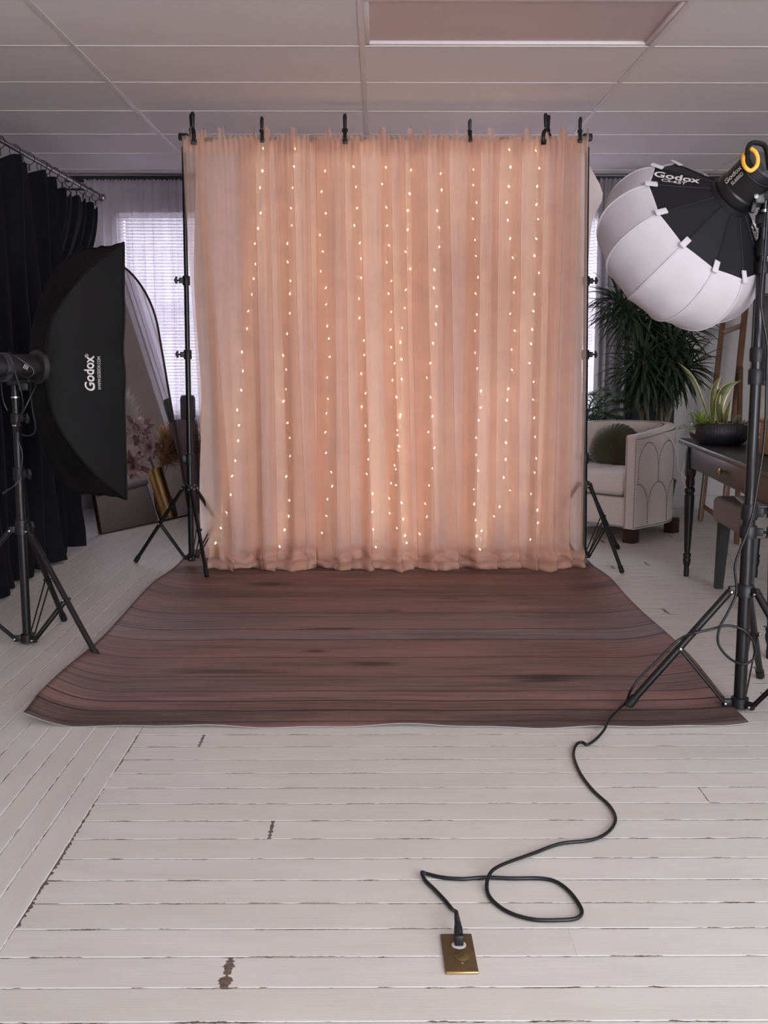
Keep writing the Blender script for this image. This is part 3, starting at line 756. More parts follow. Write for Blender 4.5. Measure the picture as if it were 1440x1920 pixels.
def on_facet(vs, s0, q0, k=1.0):
    Ls = (fn(.95, .5)-fn(.3, .5)).length/.65; Lq = (fn(s0, .7)-fn(s0, .3)).length/.4
    out = []
    for (x, y) in vs:
        s = s0-y/Ls; q = q0+x/Lq; p = fn(s, q); n_ = (fn(s+.01, q)-fn(s-.01, q)).cross(fn(s, q+.01)-fn(s, q-.01)).normalized()
        if n_.y > 0: n_ = -n_
        out.append(p+n_*.004)
    return out
mb = MB()
v_, f_ = text2d('Godox', .053, .0010, 1.0); mb.add(on_facet(v_, .735, .488), f_)
v_, f_ = text2d('\u00ae', .020); mb.add(on_facet(v_, .69, .590), f_)
v_, f_ = text2d('WWW.GODOX.COM', .0140, .0, 1.05); mb.add(on_facet(v_, .785, .494), f_)
obj('lettering', mb, 'print', t, False, label='white lettering on the near side')

# left light stand + flash head
pc = V((-1.435, 4.24, 0))
t = thing('light_stand', 'black tripod light stand carrying the black softbox by the left curtain', 'light stand', pc)
pz = lambda z: pc+V((0, 0, z))
pole(t, [(pz(.012), .0175), (pz(.70), .0155), (pz(.92), .0135), (pz(1.07), .0135)])
collar(t, pz(.70), .0165, (1, -.5, 0)); collar(t, pz(.49), .018, (1, -.5, 0)); collar(t, pz(.92), .0145, (1, -.4, 0), True, .04)
mb = MB(); mb.lathe([(.0135, 0), (.0165, 0), (.0165, .006), (.0135, .006)], pz(1.0)); mb.lathe([(.0155, 0), (.018, 0), (.018, .005), (.0155, .005)], pz(.89)); obj('bright_ring', mb, 'silver', t)
tripod(t, pc, .475, .03, [Z(183, 1238), Z(120, 1165), V((-1.86, 4.2, 0))], .0115, pole_r=.0175, hubr=.034, mid=.55)
hb = RC-nrm*.06
t = thing('studio_flash', 'black studio flash with dangling cables behind the softbox', 'studio light', hb)
mb = MB(); mb.lathe([(.03, .045), (.048, .045), (.05, .02), (.05, -.22), (.045, -.235), (.02, -.235)], hb, nrm, 28, rmod=lambda a, z: 1.0); obj('body', mb, 'blackp', t)
mb = MB(); mb.lathe([(.050, -.012), (.056, -.012), (.056, .012), (.050, .012)], hb-nrm*.09, nrm, 28); mb.lathe([(.049, -.012), (.054, -.012), (.054, .004), (.049, .004)], hb-nrm*.2, nrm, 28); obj('trim_ring', mb, 'greyplastic', t)
mb = MB(); mb.box(hb-upz*.075, (.04, .06, .03), bev=.004); mb.tube([hb-upz*.07, hb*.5+pz(1.08)*.5-V((0, 0, 0))*.0, pz(1.06)], [.018, .02, .017], 10); mb.box(pz(1.075), (.05, .04, .05), bev=.006); obj('tilt_bracket', mb, 'blackp', t)
mb = MB(); mb.tube([pz(1.075), pz(1.075)+V((.06, -.03, 0))], .006, 8); mb.box(pz(1.075)+V((.065, -.033, 0)), (.014, .014, .04), bev=.003); obj('lever', mb, 'blackp', t)
mb = MB()
for dx in (0, .01, .02): mb.box(hb+V((.022+dx*.6, -.064, .005-dx*.3)), (.004, .006, .02), Matrix.Rotation(.5, 3, 'Y'), bev=.001)
obj('marking', mb, 'printgrey', t, label='small pale grey slots')
t2 = thing('flash_cable', 'thin black cables looping down from the flash head around the left stand', 'cable', pz(.9))
for path in ([(12, 662, 4.08), (25, 690, 4.08), (40, 735, 4.08), (43, 765, 4.1), (34, 790, 4.12), (31, 815, 4.14), (41, 845, 4.14), (41, 870, 4.14), (32, 905, 4.14), (5, 925, 4.1)],
             [(70, 705, 4.2), (66, 725, 4.16), (52, 755, 4.13), (38, 785, 4.13), (33, 810, 4.14)],
             [(57, 705, 4.2), (57, 740, 4.16), (62, 775, 4.14), (66, 795, 4.14), (64, 812, 4.14), (52, 817, 4.14), (40, 815, 4.14)],
             [(14, 660, 4.1), (35, 672, 4.1), (60, 690, 4.12), (62, 702, 4.12), (50, 708, 4.12), (38, 702, 4.12)],
             [(-4, 712, 4.1), (10, 705, 4.08), (24, 698, 4.08)],
             [(2, 715, 4.12), (6, 750, 4.1), (14, 770, 4.1)]):
    mb = MB(); mb.tube(spline([P(*q) for q in path], 8), .0032, 7); obj('strand', mb, 'cordm', t2)
mb = MB(); mb.tube([P(16, 917, 4.12), P(5, 926, 4.1)], [.004, .006], 8); obj('plug', mb, 'blackp', t2)

# ================================================================== ARCHED MIRROR
MA = Z(189, 1003); ME = V((.46, .888, 0)).normalized(); MNh = V((ME.y, -ME.x, 0)); LEAN = math.radians(10)
MU = V((0, 0, cos(LEAN)))-MNh*sin(LEAN); MN = ME.cross(MU); MN = MN if MN.dot(MNh) > 0 else -MN
MW, MS = .95, 1.37
def mp(u, v, n=0.0): return MA+ME*u+MU*(v+.004)+MN*n
def outline(ins):
    r = MW/2-ins; pts = [(ins, ins), (MW-ins, ins)]
    for i in range(33):
        a = PI*i/32; pts.append((MW/2+r*cos(a), MS+(r*1.02)*sin(a)))
    return pts
t = thing('arched_mirror', 'tall arched floor mirror with thin metal frame leaning behind the softbox', 'mirror', MA)
mb = MB(); o = outline(.008); n = len(o)
mb.add([mp(u, v, 0) for (u, v) in o]+[mp(u, v, -.006) for (u, v) in o], [tuple(range(n)), tuple(range(2*n-1, n-1, -1))]+[(i, n+i, n+(i+1) % n, (i+1) % n) for i in range(n)])
obj('glass', mb, 'mirror', t, False)
mb = MB(); oo = outline(0); oi = outline(.006); n = len(oo)
vs = [mp(u, v, .008) for (u, v) in oo]+[mp(u, v, .008) for (u, v) in oi]+[mp(u, v, -.018) for (u, v) in oo]+[mp(u, v, -.018) for (u, v) in oi]
fs = []
for i in range(n):
    j = (i+1) % n; fs += [(i, j, n+j, n+i), (2*n+i, 3*n+i, 3*n+j, 2*n+j), (i, 2*n+i, 2*n+j, j), (n+i, n+j, 3*n+j, 3*n+i)]
mb.add(vs, fs); obj('frame', mb, 'goldframe', t, sharp=30)
def mir(p): return p-MN*(2*(p-MA).dot(MN))
def mirv(d): return d-MN*(2*d.dot(MN))

# things standing behind the backdrop, seen in the mirror
vb = MA+ME*.95+MNh*.185; vb.z = 0
t = thing('gold_vase', 'tall brushed gold cylinder vase standing at the foot of the arched mirror', 'vase', vb)
mb = MB(); mb.lathe([(.001, 0), (.054, 0), (.0555, .006), (.0555, .415), (.052, .415), (.051, .03), (.001, .028)], vb, seg=40); obj('body', mb, 'gold', t)
def dahlia(c, fd, rad, label, seed, md):
    rr = random.Random(seed); t = thing('dahlia', label, 'flower', c, 'dahlias in the gold vase'); fd = fd.normalized(); x = fd.orthogonal().normalized(); y = fd.cross(x)
    mb = MB()
    for ring, (cnt, L, up) in enumerate(((13, 1, .12), (11, .85, .5), (9, .6, 1.1), (6, .38, 2.2))):
        for k in range(cnt):
            a = 2*PI*(k+.5*ring)/cnt+rr.uniform(-.15, .15); rdir = x*cos(a)+y*sin(a)
            mb.leaf(c+fd*.012*ring*rad*8, rdir+fd*up, rad*L*rr.uniform(.85, 1.1), rad*.36, rr.uniform(-.1, .45), 7, mi=0 if rr.random() < .7 else 1, fold=.35, side=rdir.cross(fd), sag=-fd)
    obj('petals', mb, ['petal', 'petald'], t, sharp=180)
    mb = MB(); e = vb+V((0, 0, .25)); mb.tube(spline([c-fd*.01, c-fd*.04-V((0, 0, .04)), e.lerp(c, .3)+V((0, 0, .06)), e], 6), .004, 6); obj('stem', mb, 'stem', t)
dahlia(mir(P(258, 806, 7.95)), mirv(V((.15, -1, .1))), .125, 'upper mauve dahlia reflected in the mirror, beside the softbox edge', 3, 0)
dahlia(mir(P(277, 838, 7.93)), mirv(V((.45, -1, -.1))), .115, 'mauve dahlia just above the gold vase', 4, 0)
dahlia(mir(P(252, 872, 7.9)), mirv(V((-.2, -1, -.3))), .12, 'lowest mauve dahlia drooping beside the gold vase', 5, 0)
def plume(base, tip, m, label, seed, rad, group):
    rr = random.Random(seed); t = thing('pampas_plume', label, 'dried grass', base, group); mb = MB(); cv = spline([base, base.lerp(tip, .55)+V((0, 0, .04)), tip], 8)
    mb.tube(cv, .0025, 5); obj('stalk', mb, 'stem', t)
    mb = MB()
    for k in range(420):
        q = rr.uniform(.42, 1); i = min(len(cv)-2, int(q*(len(cv)-1))); p = cv[i]; d = (cv[i+1]-cv[i]).normalized()
        o_ = V((rr.gauss(0, 1), rr.gauss(0, 1), rr.gauss(0, 1))).normalized()
        mb.leaf(p, d+o_*.8, rad*rr.uniform(.7, 1.5), .005, rr.uniform(.4, 1.4), 4, fold=0)
    obj('fluff', mb, m, t, kind='stuff')
bvb = V((-1.16, 7.68, 0))
t = thing('brown_vase', 'brown glazed vase of tan pampas behind the gold vase', 'vase', bvb)
mb = MB(); mb.lathe([(.001, 0), (.05, 0), (.07, .05), (.075, .14), (.055, .25), (.03, .31), (.036, .33), (.03, .33), (.026, .3), (.001, .29)], bvb, seg=32); obj('body', mb, 'browngl', t)
for i, (px, py, yy) in enumerate(((312, 815, 8.0), (330, 820, 8.0), (318, 850, 7.95), (338, 838, 8.0))):
    plume(bvb+V((0, 0, .27)), mir(P(px, py, yy)), 'pampas', 'tan pampas plume in the brown vase behind the gold vase', 20+i, .11, 'tan pampas plumes')
plume(vb+V((0, 0, .3)), mir(P(238, 752, 8.0)), 'pampasw', 'white feathery pampas plume rising behind the dahlias', 31, .13, None)
oc = V((-.62, 7.45, 0))
t = thing('ottoman', 'low grey upholstered ottoman behind the backdrop, seen in the mirror', 'ottoman', oc)
mb = MB(); mb.box(oc+V((0, 0, .21)), (.62, .5, .3), bev=.025, seg=3); obj('body', mb, 'ottoman', t)
mb = MB(); mb.box(oc+V((0, 0, .375)), (.64, .52, .05), bev=.02, seg=3); obj('lid', mb, 'ottoman', t)
for sx in (-1, 1):
    for sy in (-1, 1):
        mb = MB(); mb.tube([oc+V((sx*.26, sy*.2, .07)), oc+V((sx*.26, sy*.2, 0))], [.022, .016], 10); obj('leg', mb, 'darkwood', t)
mb = MB(); pcn = oc+V((-.05, .05, .50))
def pil(u, v):
    a, b = u*2*PI, (v-.5)*PI; f = lambda q: math.copysign(abs(q)**.55, q)
    return pcn+V((.21*f(cos(b))*f(cos(a)), .075*cos(b)**1.0*math.copysign(abs(sin(a))**.9, sin(a)), .10*f(sin(b))))
mb.grid(32, 20, pil); o = obj('pillow', mb, 'petal', None, True, origin=pcn); tag(o, 'dusty pink pillow lying on the grey ottoman', 'pillow')
tc = V((-1.42, 7.865, 0))
mb = MB()
def tcl(u, v):
    a = 2*PI*u; rx, ry = .085, .055; k = 1+.06*sin(a*7)*v
    f = lambda q: math.copysign(abs(q)**.5, q)
    if v < .12: k = v/.12; return tc+V((rx*f(cos(a))*k, ry*f(sin(a))*k, .70))
    q = (v-.12)/.88; return tc+V((rx*f(cos(a))*(1+.06*sin(a*9)*q), ry*f(sin(a))*(1+.06*sin(a*9)*q), .70-.69*q))
t = thing('side_table', 'small side table under a lilac grey cloth by the left window', 'table', tc)
mb.grid(64, 20, tcl); obj('cloth', mb, 'lilac', t)
mb = MB(); mb.box(tc+V((0, 0, .69)), (.15, .09, .012), bev=.003); obj('tabletop', mb, 'darkwood', t)
for sx in (-1, 1):
    mb = MB(); mb.cyl(tc+V((sx*.06, 0, 0)), tc+V((sx*.06, 0, .69)), .01); obj('leg', mb, 'darkwood', t)
mb = MB(); mb.lathe([(.001, 0), (.048, .0), (.055, .012), (.055, .15), (.045, .172), (.001, .176)], tc+V((.02, 0, .702)), seg=28); o = obj('canister', mb, 'greych', None, True, origin=tc+V((.02, 0, .702))); tag(o, 'grey rounded canister on the lilac draped side table', 'canister')

# ================================================================== LANTERN LIGHT ON THE RIGHT
cr = V((cos(YAW), sin(YAW), 0)); cf = V((-sin(YAW)*cos(PITCH), cos(YAW)*cos(PITCH), -sin(PITCH))); cu = V((-sin(YAW)*sin(PITCH), cos(YAW)*sin(PITCH), cos(PITCH)))
tl = math.radians(24); vd = ray(1336, 411).normalized(); vr = (cr-vd*cr.dot(vd)).normalized(); vu = vr.cross(vd)
U = (vr*-.68+vu*-.73).normalized()*cos(tl)+vd*sin(tl)
LM = P(1368, 373, 3.42); xd = (-vd-U*(-vd).dot(U)).normalized(); yd = U.cross(xd)
sg = -1 if yd.dot(cr) > 0 else 1        # sign of the angle that runs to the upper left
def poly(a, z, k=1.0):
    m_ = (a % (PI/6))-PI/12; return 1-(1-cos(PI/12)/cos(m_))*k
def dens(pr, n=4):
    return [(p.x, p.y) for p in spline([V((r, z, 0)) for (r, z) in pr], n)]
t = thing('lantern_softbox', 'white lantern softbox with black ribbed cone, hanging from the light on the right', 'lantern softbox', LM)
cone = dens([(.066, 0.0), (.125, .033), (.187, .066), (.238, .096)])
mb = MB(); mb.lathe(cone, LM, U, 96, rmod=lambda a, z: poly(a, z, 1.25*sm(0, .05, z)), xd=xd); obj('cone', mb, 'lanblack', t, sharp=15)
white = dens([(.239, .096), (.270, .14), (.289, .205), (.285, .27), (.25, .335), (.18, .385), (.10, .405), (.001, .412)], 6)
def wmod(a, z):
    k = 1.15+.35*sm(.15, .3, z); m_ = (a % (PI/6))/(PI/6)
    gather = .006*sin(m_*2*PI*9+z*20)*math.exp(-((z-.335)/.05)**2)*sm(0, .2, m_)*sm(1, .8, m_)
    return poly(a, z, k)+gather
mb = MB(); mb.lathe(white, LM, U, 12*18, rmod=wmod, xd=xd); obj('cloth', mb, 'lanwhite', t, sharp=180)
def lanpt(a, r, z, k=1.0): return LM+U*z+(xd*cos(a)+yd*sin(a))*r*k
mb = MB()
for i in range(12):
    a = i*PI/6; mb.tube([lanpt(a, r+.0012, z) for (r, z) in white[:-8]], .0028, 6)
obj('rib_seam', mb, 'lanwhite', t)
mb = MB()
for i in range(12):
    a = i*PI/6; mb.tube([lanpt(a, r+.001, z) for (r, z) in cone], .0026, 6)
obj('cone_rib', mb, 'lanblack', t)
for i in range(12):
    a = i*PI/6; mb = MB(); rad = xd*cos(a)+yd*sin(a); tn = U.cross(rad); sl = (rad*.144+U*.068).normalized(); up = tn.cross(sl)
    Mr = Matrix((tn, sl, up)).transposed(); mb.box(lanpt(a, .233, .093)+(up if up.dot(rad) > 0 else -up)*.006, (.02, .040, .006), Mr, bev=.002); obj('tab', mb, 'lanwhite', t)
def conetext(txt, size, a0, r0, off, ofs=0.0, sx=1.0):
    vs, fs = text2d(txt, size, off, sx); out = []
    for (x, y) in vs:
        r = r0-x*.87; z = .096*(r-.066)/(.238-.066); a = a0+sg*(y+ofs)/max(r, .05)
        p = lanpt(a, r, z, poly(a % (2*PI), z, 1.25*sm(0, .05, z)))
        tn = (xd*cos(a0)+yd*sin(a0)); nn = (tn*.104-U*.182).normalized(); out.append(p+nn*.006)
    return out, fs
for aa in (75, -105):
    mb = MB(); v_, f_ = conetext('Godox', .052, math.radians(sg*aa), .172, .0012, -.008, 1.0); mb.add(v_, f_)
    v_, f_ = conetext('CS-65T', .026, math.radians(sg*aa), .176, .0004, -.032, 1.0); mb.add(v_, f_)
    obj('lettering', mb, 'print', t, False, label='white lettering on the black cone')
mb = MB(); mb.lathe([(.058, -.014), (.073, -.014), (.074, .006), (.058, .006)], LM, U, 40); obj('mount_ring', mb, 'blackp', t)
D = -U
t = thing('studio_light', 'black cylindrical studio light with carry handle and yellow strap, top right', 'studio light', LM)
mb = MB(); mb.lathe([(.03, .016), (.0665, .016), (.0685, .03), (.0685, .045), (.064, .05), (.0645, .112), (.02, .112)], LM, D, 44); obj('body', mb, 'black', t)
mb = MB(); mb.lathe([(.03, .108), (.058, .110), (.060, .115), (.060, .146), (.052, .153), (.02, .154)], LM, D, 36, rmod=lambda a, z: 1+.03*cos(4*a)); obj('rear_housing', mb, 'greyplastic', t)
mb = MB()
for k in range(4): mb.lathe([(.059, .118+k*.007), (.062, .119+k*.007), (.062, .122+k*.007), (.059, .123+k*.007)], LM, D, 36)
obj('vent', mb, 'blackp', t)
hp = [P(x, y, 3.255) for (x, y) in ((1402, 322), (1401, 300), (1402, 280), (1408, 269), (1420, 268), (1432, 272), (1437, 282), (1440, 300), (1442, 318))]
mb = MB(); mb.tube(spline(hp, 5), .0125, 10, flat=.55, ref=(0, 1, 0)); obj('handle', mb, 'blackp', t)
yp = [P(x, y, 3.255+dy) for (x, y, dy) in ((1410, 280, -.018), (1417, 286, -.024), (1421, 299, -.028), (1418, 312, -.03), (1407, 320, -.032), (1397, 313, -.03), (1393, 301, -.01), (1396, 288, .016), (1404, 280, .006))]
n_ = len(yp); yp = [q for q in spline(yp+[yp[0]], 5)][:-1]
mb = MB(); mb.tube(yp, .0062, 10, closed=True); obj('strap', mb, 'yellow', t, label='yellow strap looped on the handle')
mb = MB(); sdv = D.cross(V((0, 0, 1))).normalized(); sdv = sdv if sdv.y < 0 else -sdv
tnu = D.cross(sdv).normalized(); tnu = tnu if tnu.z > 0 else -tnu
def bodytext(txt, size, l0, t0, off):
    vs, fs = text2d(txt, size, off); out = []
    for (x, y) in vs:
        a = (y+t0)/.0645; out.append(LM+D*(l0+x)+(sdv*cos(a)+tnu*sin(a))*.0662)
    return out, fs
v_, f_ = bodytext('Godox', .024, .078, .008, .0004); mb.add(v_, f_)
v_, f_ = bodytext('SL60IID', .015, .084, -.010, 0.0); mb.add(v_, f_)
obj('lettering', mb, 'print', t, False, label='white lettering on the side of the light')
pr = V((1.203, 3.42, 0))
pq = lambda z: pr+V((0, 0, z))
mb = MB(); mb.box(P(1421, 372, 3.36), (.03, .05, .035), bev=.006); mb.tube([P(1424, 368, 3.36), P(1448, 366, 3.33)], .015, 12); obj('yoke', mb, 'greyplastic', t)
mb = MB(); mb.lathe([(.001, -.006), (.007, -.004), (.008, .004), (.001, .008)], P(1418, 368, 3.33), (0, -1, 0), 16); obj('bolt', mb, 'silver', t)
mb = MB(); mb.box(P(1412, 388, 3.36), (.014, .02, .036), Matrix.Rotation(.2, 3, 'Y'), bev=.003); mb.cyl(P(1412, 386, 3.37), P(1424, 386, 3.40), .005); obj('tilt_lever', mb, 'blackp', t)

t = thing('light_stand', 'tall black tripod light stand carrying the white lantern on the right', 'light stand', pr)
pole(t, [(pq(.012), .0205), (pq(.66), .0175), (pq(1.155), .0145), (pq(1.575), .0145), (pq(1.66), .012)])
mb = MB(); mb.lathe([(.013, 0), (.0185, 0), (.0185, .008), (.013, .008)], pq(1.608)); mb.lathe([(.016, 0), (.0192, 0), (.0192, .006), (.016, .006)], pq(1.118)); obj('bright_ring', mb, 'silver', t)
collar(t, pq(1.585), .0155, (-.7, -.7, 0), False, .045); collar(t, pq(1.50), .0155, (1, -.3, 0), True, .05); collar(t, pq(1.44), .0155, (1, -.6, 0), False, .035)
collar(t, pq(1.17), .0170, (1, -.4, 0), True, .045); collar(t, pq(1.10), .0185, (1, -.4, 0), False, .05)
collar(t, pq(.665), .0200, (1, -.4, 0), True, .05); collar(t, pq(.60), .0215, (1, -.4, 0), True, .04)
tripod(t, pr, .405, .028, [V((.838, 3.428, .004)), V((1.392, 3.757, 0)), V((1.40, 3.10, 0))], .0125, pole_r=.0205, hubr=.038, mid=.5)

# ================================================================== POWER CORD AND FLOOR OUTLET
oa = [Z(829, 1755), Z(887, 1755), Z(895, 1827), Z(832, 1827)]
oc = (oa[0]+oa[1]+oa[2]+oa[3])/4
t = thing('floor_outlet', 'brass floor outlet plate set in the white boards, black plug in its upper socket', 'outlet', oc)
ow, ol = .063, .137
Mo = Matrix.Translation(oc) @ Matrix.Rotation(math.radians(1.0), 4, 'Z')
mb = MB(); mb.box((0, 0, .0025), (ow, ol, .005), bev=.0012); obj('plate', mb.xf(Mo), 'brass', t)
mb = MB(); mb.box((0, -ol/2+.001, .0036), (ow-.001, .005, .0038), bev=.001); obj('plate_edge', mb.xf(Mo), 'brassedge', t, label='bright polished front edge')
mb = MB(); mb.lathe([(.0145, 0), (.0145, .0056), (.001, .0058)], (.002, .026, 0), seg=32); obj('socket', mb.xf(Mo), 'recept', t, label='white socket opening')
mb = MB(); mb.lathe([(.0148, 0), (.0148, .006), (.0135, .0068), (.001, .0068)], (.004, -.016, 0), seg=36); cp = obj('screw_cap', mb.xf(Mo), 'brassd', t)
mb = MB(); mb.box((.003, -.0155, .0068), (.0022, .017, .0008), Matrix.Rotation(-.75, 3, 'Z')); obj('slot', mb.xf(Mo), 'joist', cp)
mb = MB(); mb.lathe([(.0026, .0), (.0026, .0056), (.001, .006)], (.003, -.038, 0), seg=14); obj('screw', mb.xf(Mo), 'brassedge', t)
CP = [(856, 1738), (855, 1722), (848, 1705), (834, 1688), (815, 1668), (797, 1650), (791, 1641), (799, 1638), (828, 1645), (868, 1648), (910, 1645), (960, 1647), (1012, 1647), (1042, 1653), (1066, 1670), (1084, 1693), (1091, 1711),
      (1080, 1722), (1050, 1725), (1000, 1724), (955, 1711), (925, 1690), (913, 1668), (917, 1649), (938, 1631), (1000, 1600), (1050, 1582), (1108, 1575), (1140, 1560), (1154, 1536), (1142, 1510), (1112, 1482), (1088, 1450),
      (1076, 1420), (1077, 1403), (1084, 1393), (1093, 1392), (1101, 1396), (1116, 1387)]
pts = [Z(x, y, .0055) for (x, y) in CP]
pts[23].z = pts[24].z = .016; pts[0].z = .030; pts[1].z = .02; pts[6].z = .012
pts += [Z(x, y, .016) for (x, y) in ((1133, 1368), (1141, 1349), (1158, 1331), (1174, 1316))]
pts += [P(x, y, 3.40) for (x, y) in ((1182, 1296), (1200, 1270), (1230, 1241), (1261, 1209), (1280, 1195))]
pts += [P(x, y, 3.385) for (x, y) in ((1302, 1187), (1332, 1180), (1365, 1173))]+[P(x, y, 3.375) for (x, y) in ((1395, 1182), (1413, 1204), (1417, 1225), (1408, 1240), (1390, 1245))]
pts += [P(x, y, 3.36) for (x, y) in ((1365, 1232), (1347, 1207), (1349, 1178), (1364, 1150), (1378, 1120), (1381, 1100), (1378, 1062), (1388, 1030), (1400, 1000), (1412, 960), (1422, 900), (1430, 850), (1435, 800), (1437, 740))]
pts += [P(x, y, 3.37) for (x, y) in ((1438, 690), (1439, 650), (1431, 600), (1427, 560), (1432, 500), (1436, 440), (1440, 385), (1447, 345))]
t = thing('power_cord', 'long black power cord winding from the brass floor outlet to the right light stand', 'cord', pts[0])
mb = MB(); mb.tube(spline(pts, 6), .0043, 10); obj('cable', mb, 'cordm', t)
mb = MB(); pb = Mo @ V((.002, .026, .006)); q = [pb, pb+V((0, 0, .014)), pb+V((0, .006, .022)), pb+V((0, .022, .028)), pts[0]]
mb.box(pb+V((0, .002, .011)), (.018, .019, .022), bev=.003); mb.tube([pb+V((0, .006, .014)), pb+V((0, .02, .024)), pb+V((0, .032, .027))], [.0095, .0085, .0065], 12)
obj('plug', mb, 'blackp', t)
mb = MB(); e0 = pb+V((0, .030, .027)); e1 = pts[0]
for k in range(5): p_ = e0.lerp(e1, k/5); mb.lathe([(.004, 0), (.0068-.0003*k, .0008), (.0066-.0003*k, .004), (.004, .0048)], p_, (e1-e0), 12)
mb.tube([e0, e1, pts[1]], .0048, 10); obj('strain_relief', mb, 'rubber', t)

# ================================================================== ARMCHAIR
f = V((-.72, -.69, 0)).normalized(); s = V((.69, -.72, 0)).normalized(); CC = V((1.60, 7.03, 0))
def cl(a, b, z): return CC+s*a+f*b+V((0, 0, z))
HW, FB_, B0 = .36, .37, .06
def path(off):
    pts = []; hw = HW-off
    n1 = 14
    for i in range(n1): pts.append((hw, FB_+(B0-FB_)*i/n1))
    for i in range(31):
        a = PI*i/30; pts.append((hw*cos(a), B0-(.42-off)*sin(a)))
    for i in range(1, n1+1): pts.append((-hw, B0+(FB_-B0)*i/n1))
    return pts
PO, PI_ = path(0), path(.078); NP = len(PO)
def hh_(i): k = abs(i-(NP-1)/2)/((NP-1)/2); return .725-.045*sm(.2, 1, k)
t = thing('barrel_armchair', 'ivory barrel armchair trimmed with nailheads, dark block feet, behind the right side of the backdrop', 'armchair', CC)
mb = MB(); sec = []
for i in range(NP):
    (ao, bo), (ai, bi) = PO[i], PI_[i]; h = hh_(i); r = .018; L = []
    mixp = lambda k, z: cl(ao+(ai-ao)*k, bo+(bi-bo)*k, z)
    L = [mixp(0, .095), mixp(0, .3), mixp(0, .5), mixp(0, h-r), mixp(.07, h-r*.3), mixp(.22, h), mixp(.78, h), mixp(.93, h-r*.3), mixp(1, h-r), mixp(1, .5), mixp(1, .3), mixp(1, .095)]
    sec.append(L)
K = len(sec[0])
mb.add([p for L in sec for p in L], [(i*K+j, i*K+(j+1) % K, (i+1)*K+(j+1) % K, (i+1)*K+j) for i in range(NP-1) for j in range(K)]+[tuple(range(K-1, -1, -1)), tuple((NP-1)*K+j for j in range(K))])
Rf = Matrix((s, f, V((0, 0, 1)))).transposed()
mb.box(cl(0, .13, .19), ((HW-.06)*2, .46, .19), Rf, bev=.012)
obj('shell', mb, 'chair', t, sharp=50)
mb = MB()
def cush(u, v):
    a, b = 2*PI*u, (v-.5)*PI; g_ = lambda q, e: math.copysign(abs(q)**e, q)
    return cl(.283*g_(cos(b), .3)*g_(cos(a), .32), .085+.315*g_(cos(b), .3)*g_(sin(a), .32), .365+.082*g_(sin(b), .5)*(1+.06*cos(a*2)))
mb.grid(64, 26, cush); obj('seat_cushion', mb, 'chair', t, sharp=180)
for (a, b) in ((.30, .31), (-.30, .31), (.27, -.22), (-.27, -.22)):
    mb = MB(); mb.box(cl(a, b, .05), (.075, .075, .1), Rf, bev=.004); obj('foot', mb, 'darkwood', t)
mb = MB(); acc = [0.0]
for i in range(1, NP): acc.append(acc[-1]+math.dist(PO[i], PO[i-1]))
def outer(l):
    for i in range(1, NP):
        if l <= acc[i]: break
    k = (l-acc[i-1])/(acc[i]-acc[i-1]); a = PO[i-1][0]+(PO[i][0]-PO[i-1][0])*k; b = PO[i-1][1]+(PO[i][1]-PO[i-1][1])*k
    da, db = PO[i][0]-PO[i-1][0], PO[i][1]-PO[i-1][1]; q = math.hypot(da, db); na, nb = -db/q, da/q
    if na*a+nb*(b-.06) < 0: na, nb = -na, -nb
    return a, b, na, nb, hh_(i-1)+(hh_(i)-hh_(i-1))*k
def nail(p, n, r=.0040):
    n = n.normalized(); x = n.orthogonal().normalized(); y = n.cross(x); o_ = len(mb.v)
    mb.v += [p+(x*cos(2*PI*k/6)+y*sin(2*PI*k/6))*r for k in range(6)]+[p+(x*cos(2*PI*k/6)+y*sin(2*PI*k/6))*r*.6+n*r*.6 for k in range(6)]+[p+n*r*.8]
    for k in range(6): mb.f += [(o_+k, o_+(k+1) % 6, o_+6+(k+1) % 6, o_+6+k), (o_+6+k, o_+6+(k+1) % 6, o_+12)]; mb.mi += [0, 0]
def onail(l, z): a, b, na, nb, h = outer(l); nail(cl(a+na*.0005, b+nb*.0005, z), s*na+f*nb)
Lt = acc[-1]; l = .004
while l < Lt: onail(l, .105); a_, b_, na, nb, h = outer(l); onail(l, h-.024); l += .012
for sgn in (1, -1):
    z = .105
    while z < .665: nail(cl(sgn*(HW-.006), FB_+.0005, z), f); nail(cl(sgn*(HW-.070), FB_+.0005, z), f); z += .012
x = -.29
while x < .29: nail(cl(x, .3605, .105), f); x += .012
ih = .078
for i in range(0, NP-1):
    (a0, b0), (a1, b1) = PI_[i], PI_[i+1]; q = math.dist((a0, b0), (a1, b1)); m_ = max(1, int(q/.012))
    for k in range(m_):
        a = a0+(a1-a0)*k/m_; b = b0+(b1-b0)*k/m_; nail(cl(a, b, hh_(i)-.004), V((0, 0, 1)))
per = Lt/8.0
for k in range(9):
    for (lc, zp, zb) in ((per*(k+.60), .63, .375), (per*(k+.12), .375, .12)):
        arc = []
        for i in range(41):
            th = PI*i/40; arc.append((lc+per/2*cos(th), zp-.17+.17*sin(th)))
        pth = [(lc+per/2, zb)]+arc+[(lc-per/2, zb)]; carry = 0
        for i in range(len(pth)-1):
            (l0, z0), (l1, z1) = pth[i], pth[i+1]; q = math.hypot(l1-l0, z1-z0); d_ = carry
            while d_ < q:
                l = l0+(l1-l0)*d_/q; z = z0+(z1-z0)*d_/q
                if .01 < l < Lt-.01 and z > .11: onail(l, z)
                d_ += .012
            carry = d_-q
obj('nailhead_trim', mb, 'nail', t, sharp=180)
pc_ = cl(-.02, -.06, .57)+V((-.045, 0, -.02)); ax = (f*.9+V((-.2, -.35, .38))).normalized()
t = thing('round_cushion', 'round pleated olive green velvet cushion on the ivory armchair', 'cushion', pc_)
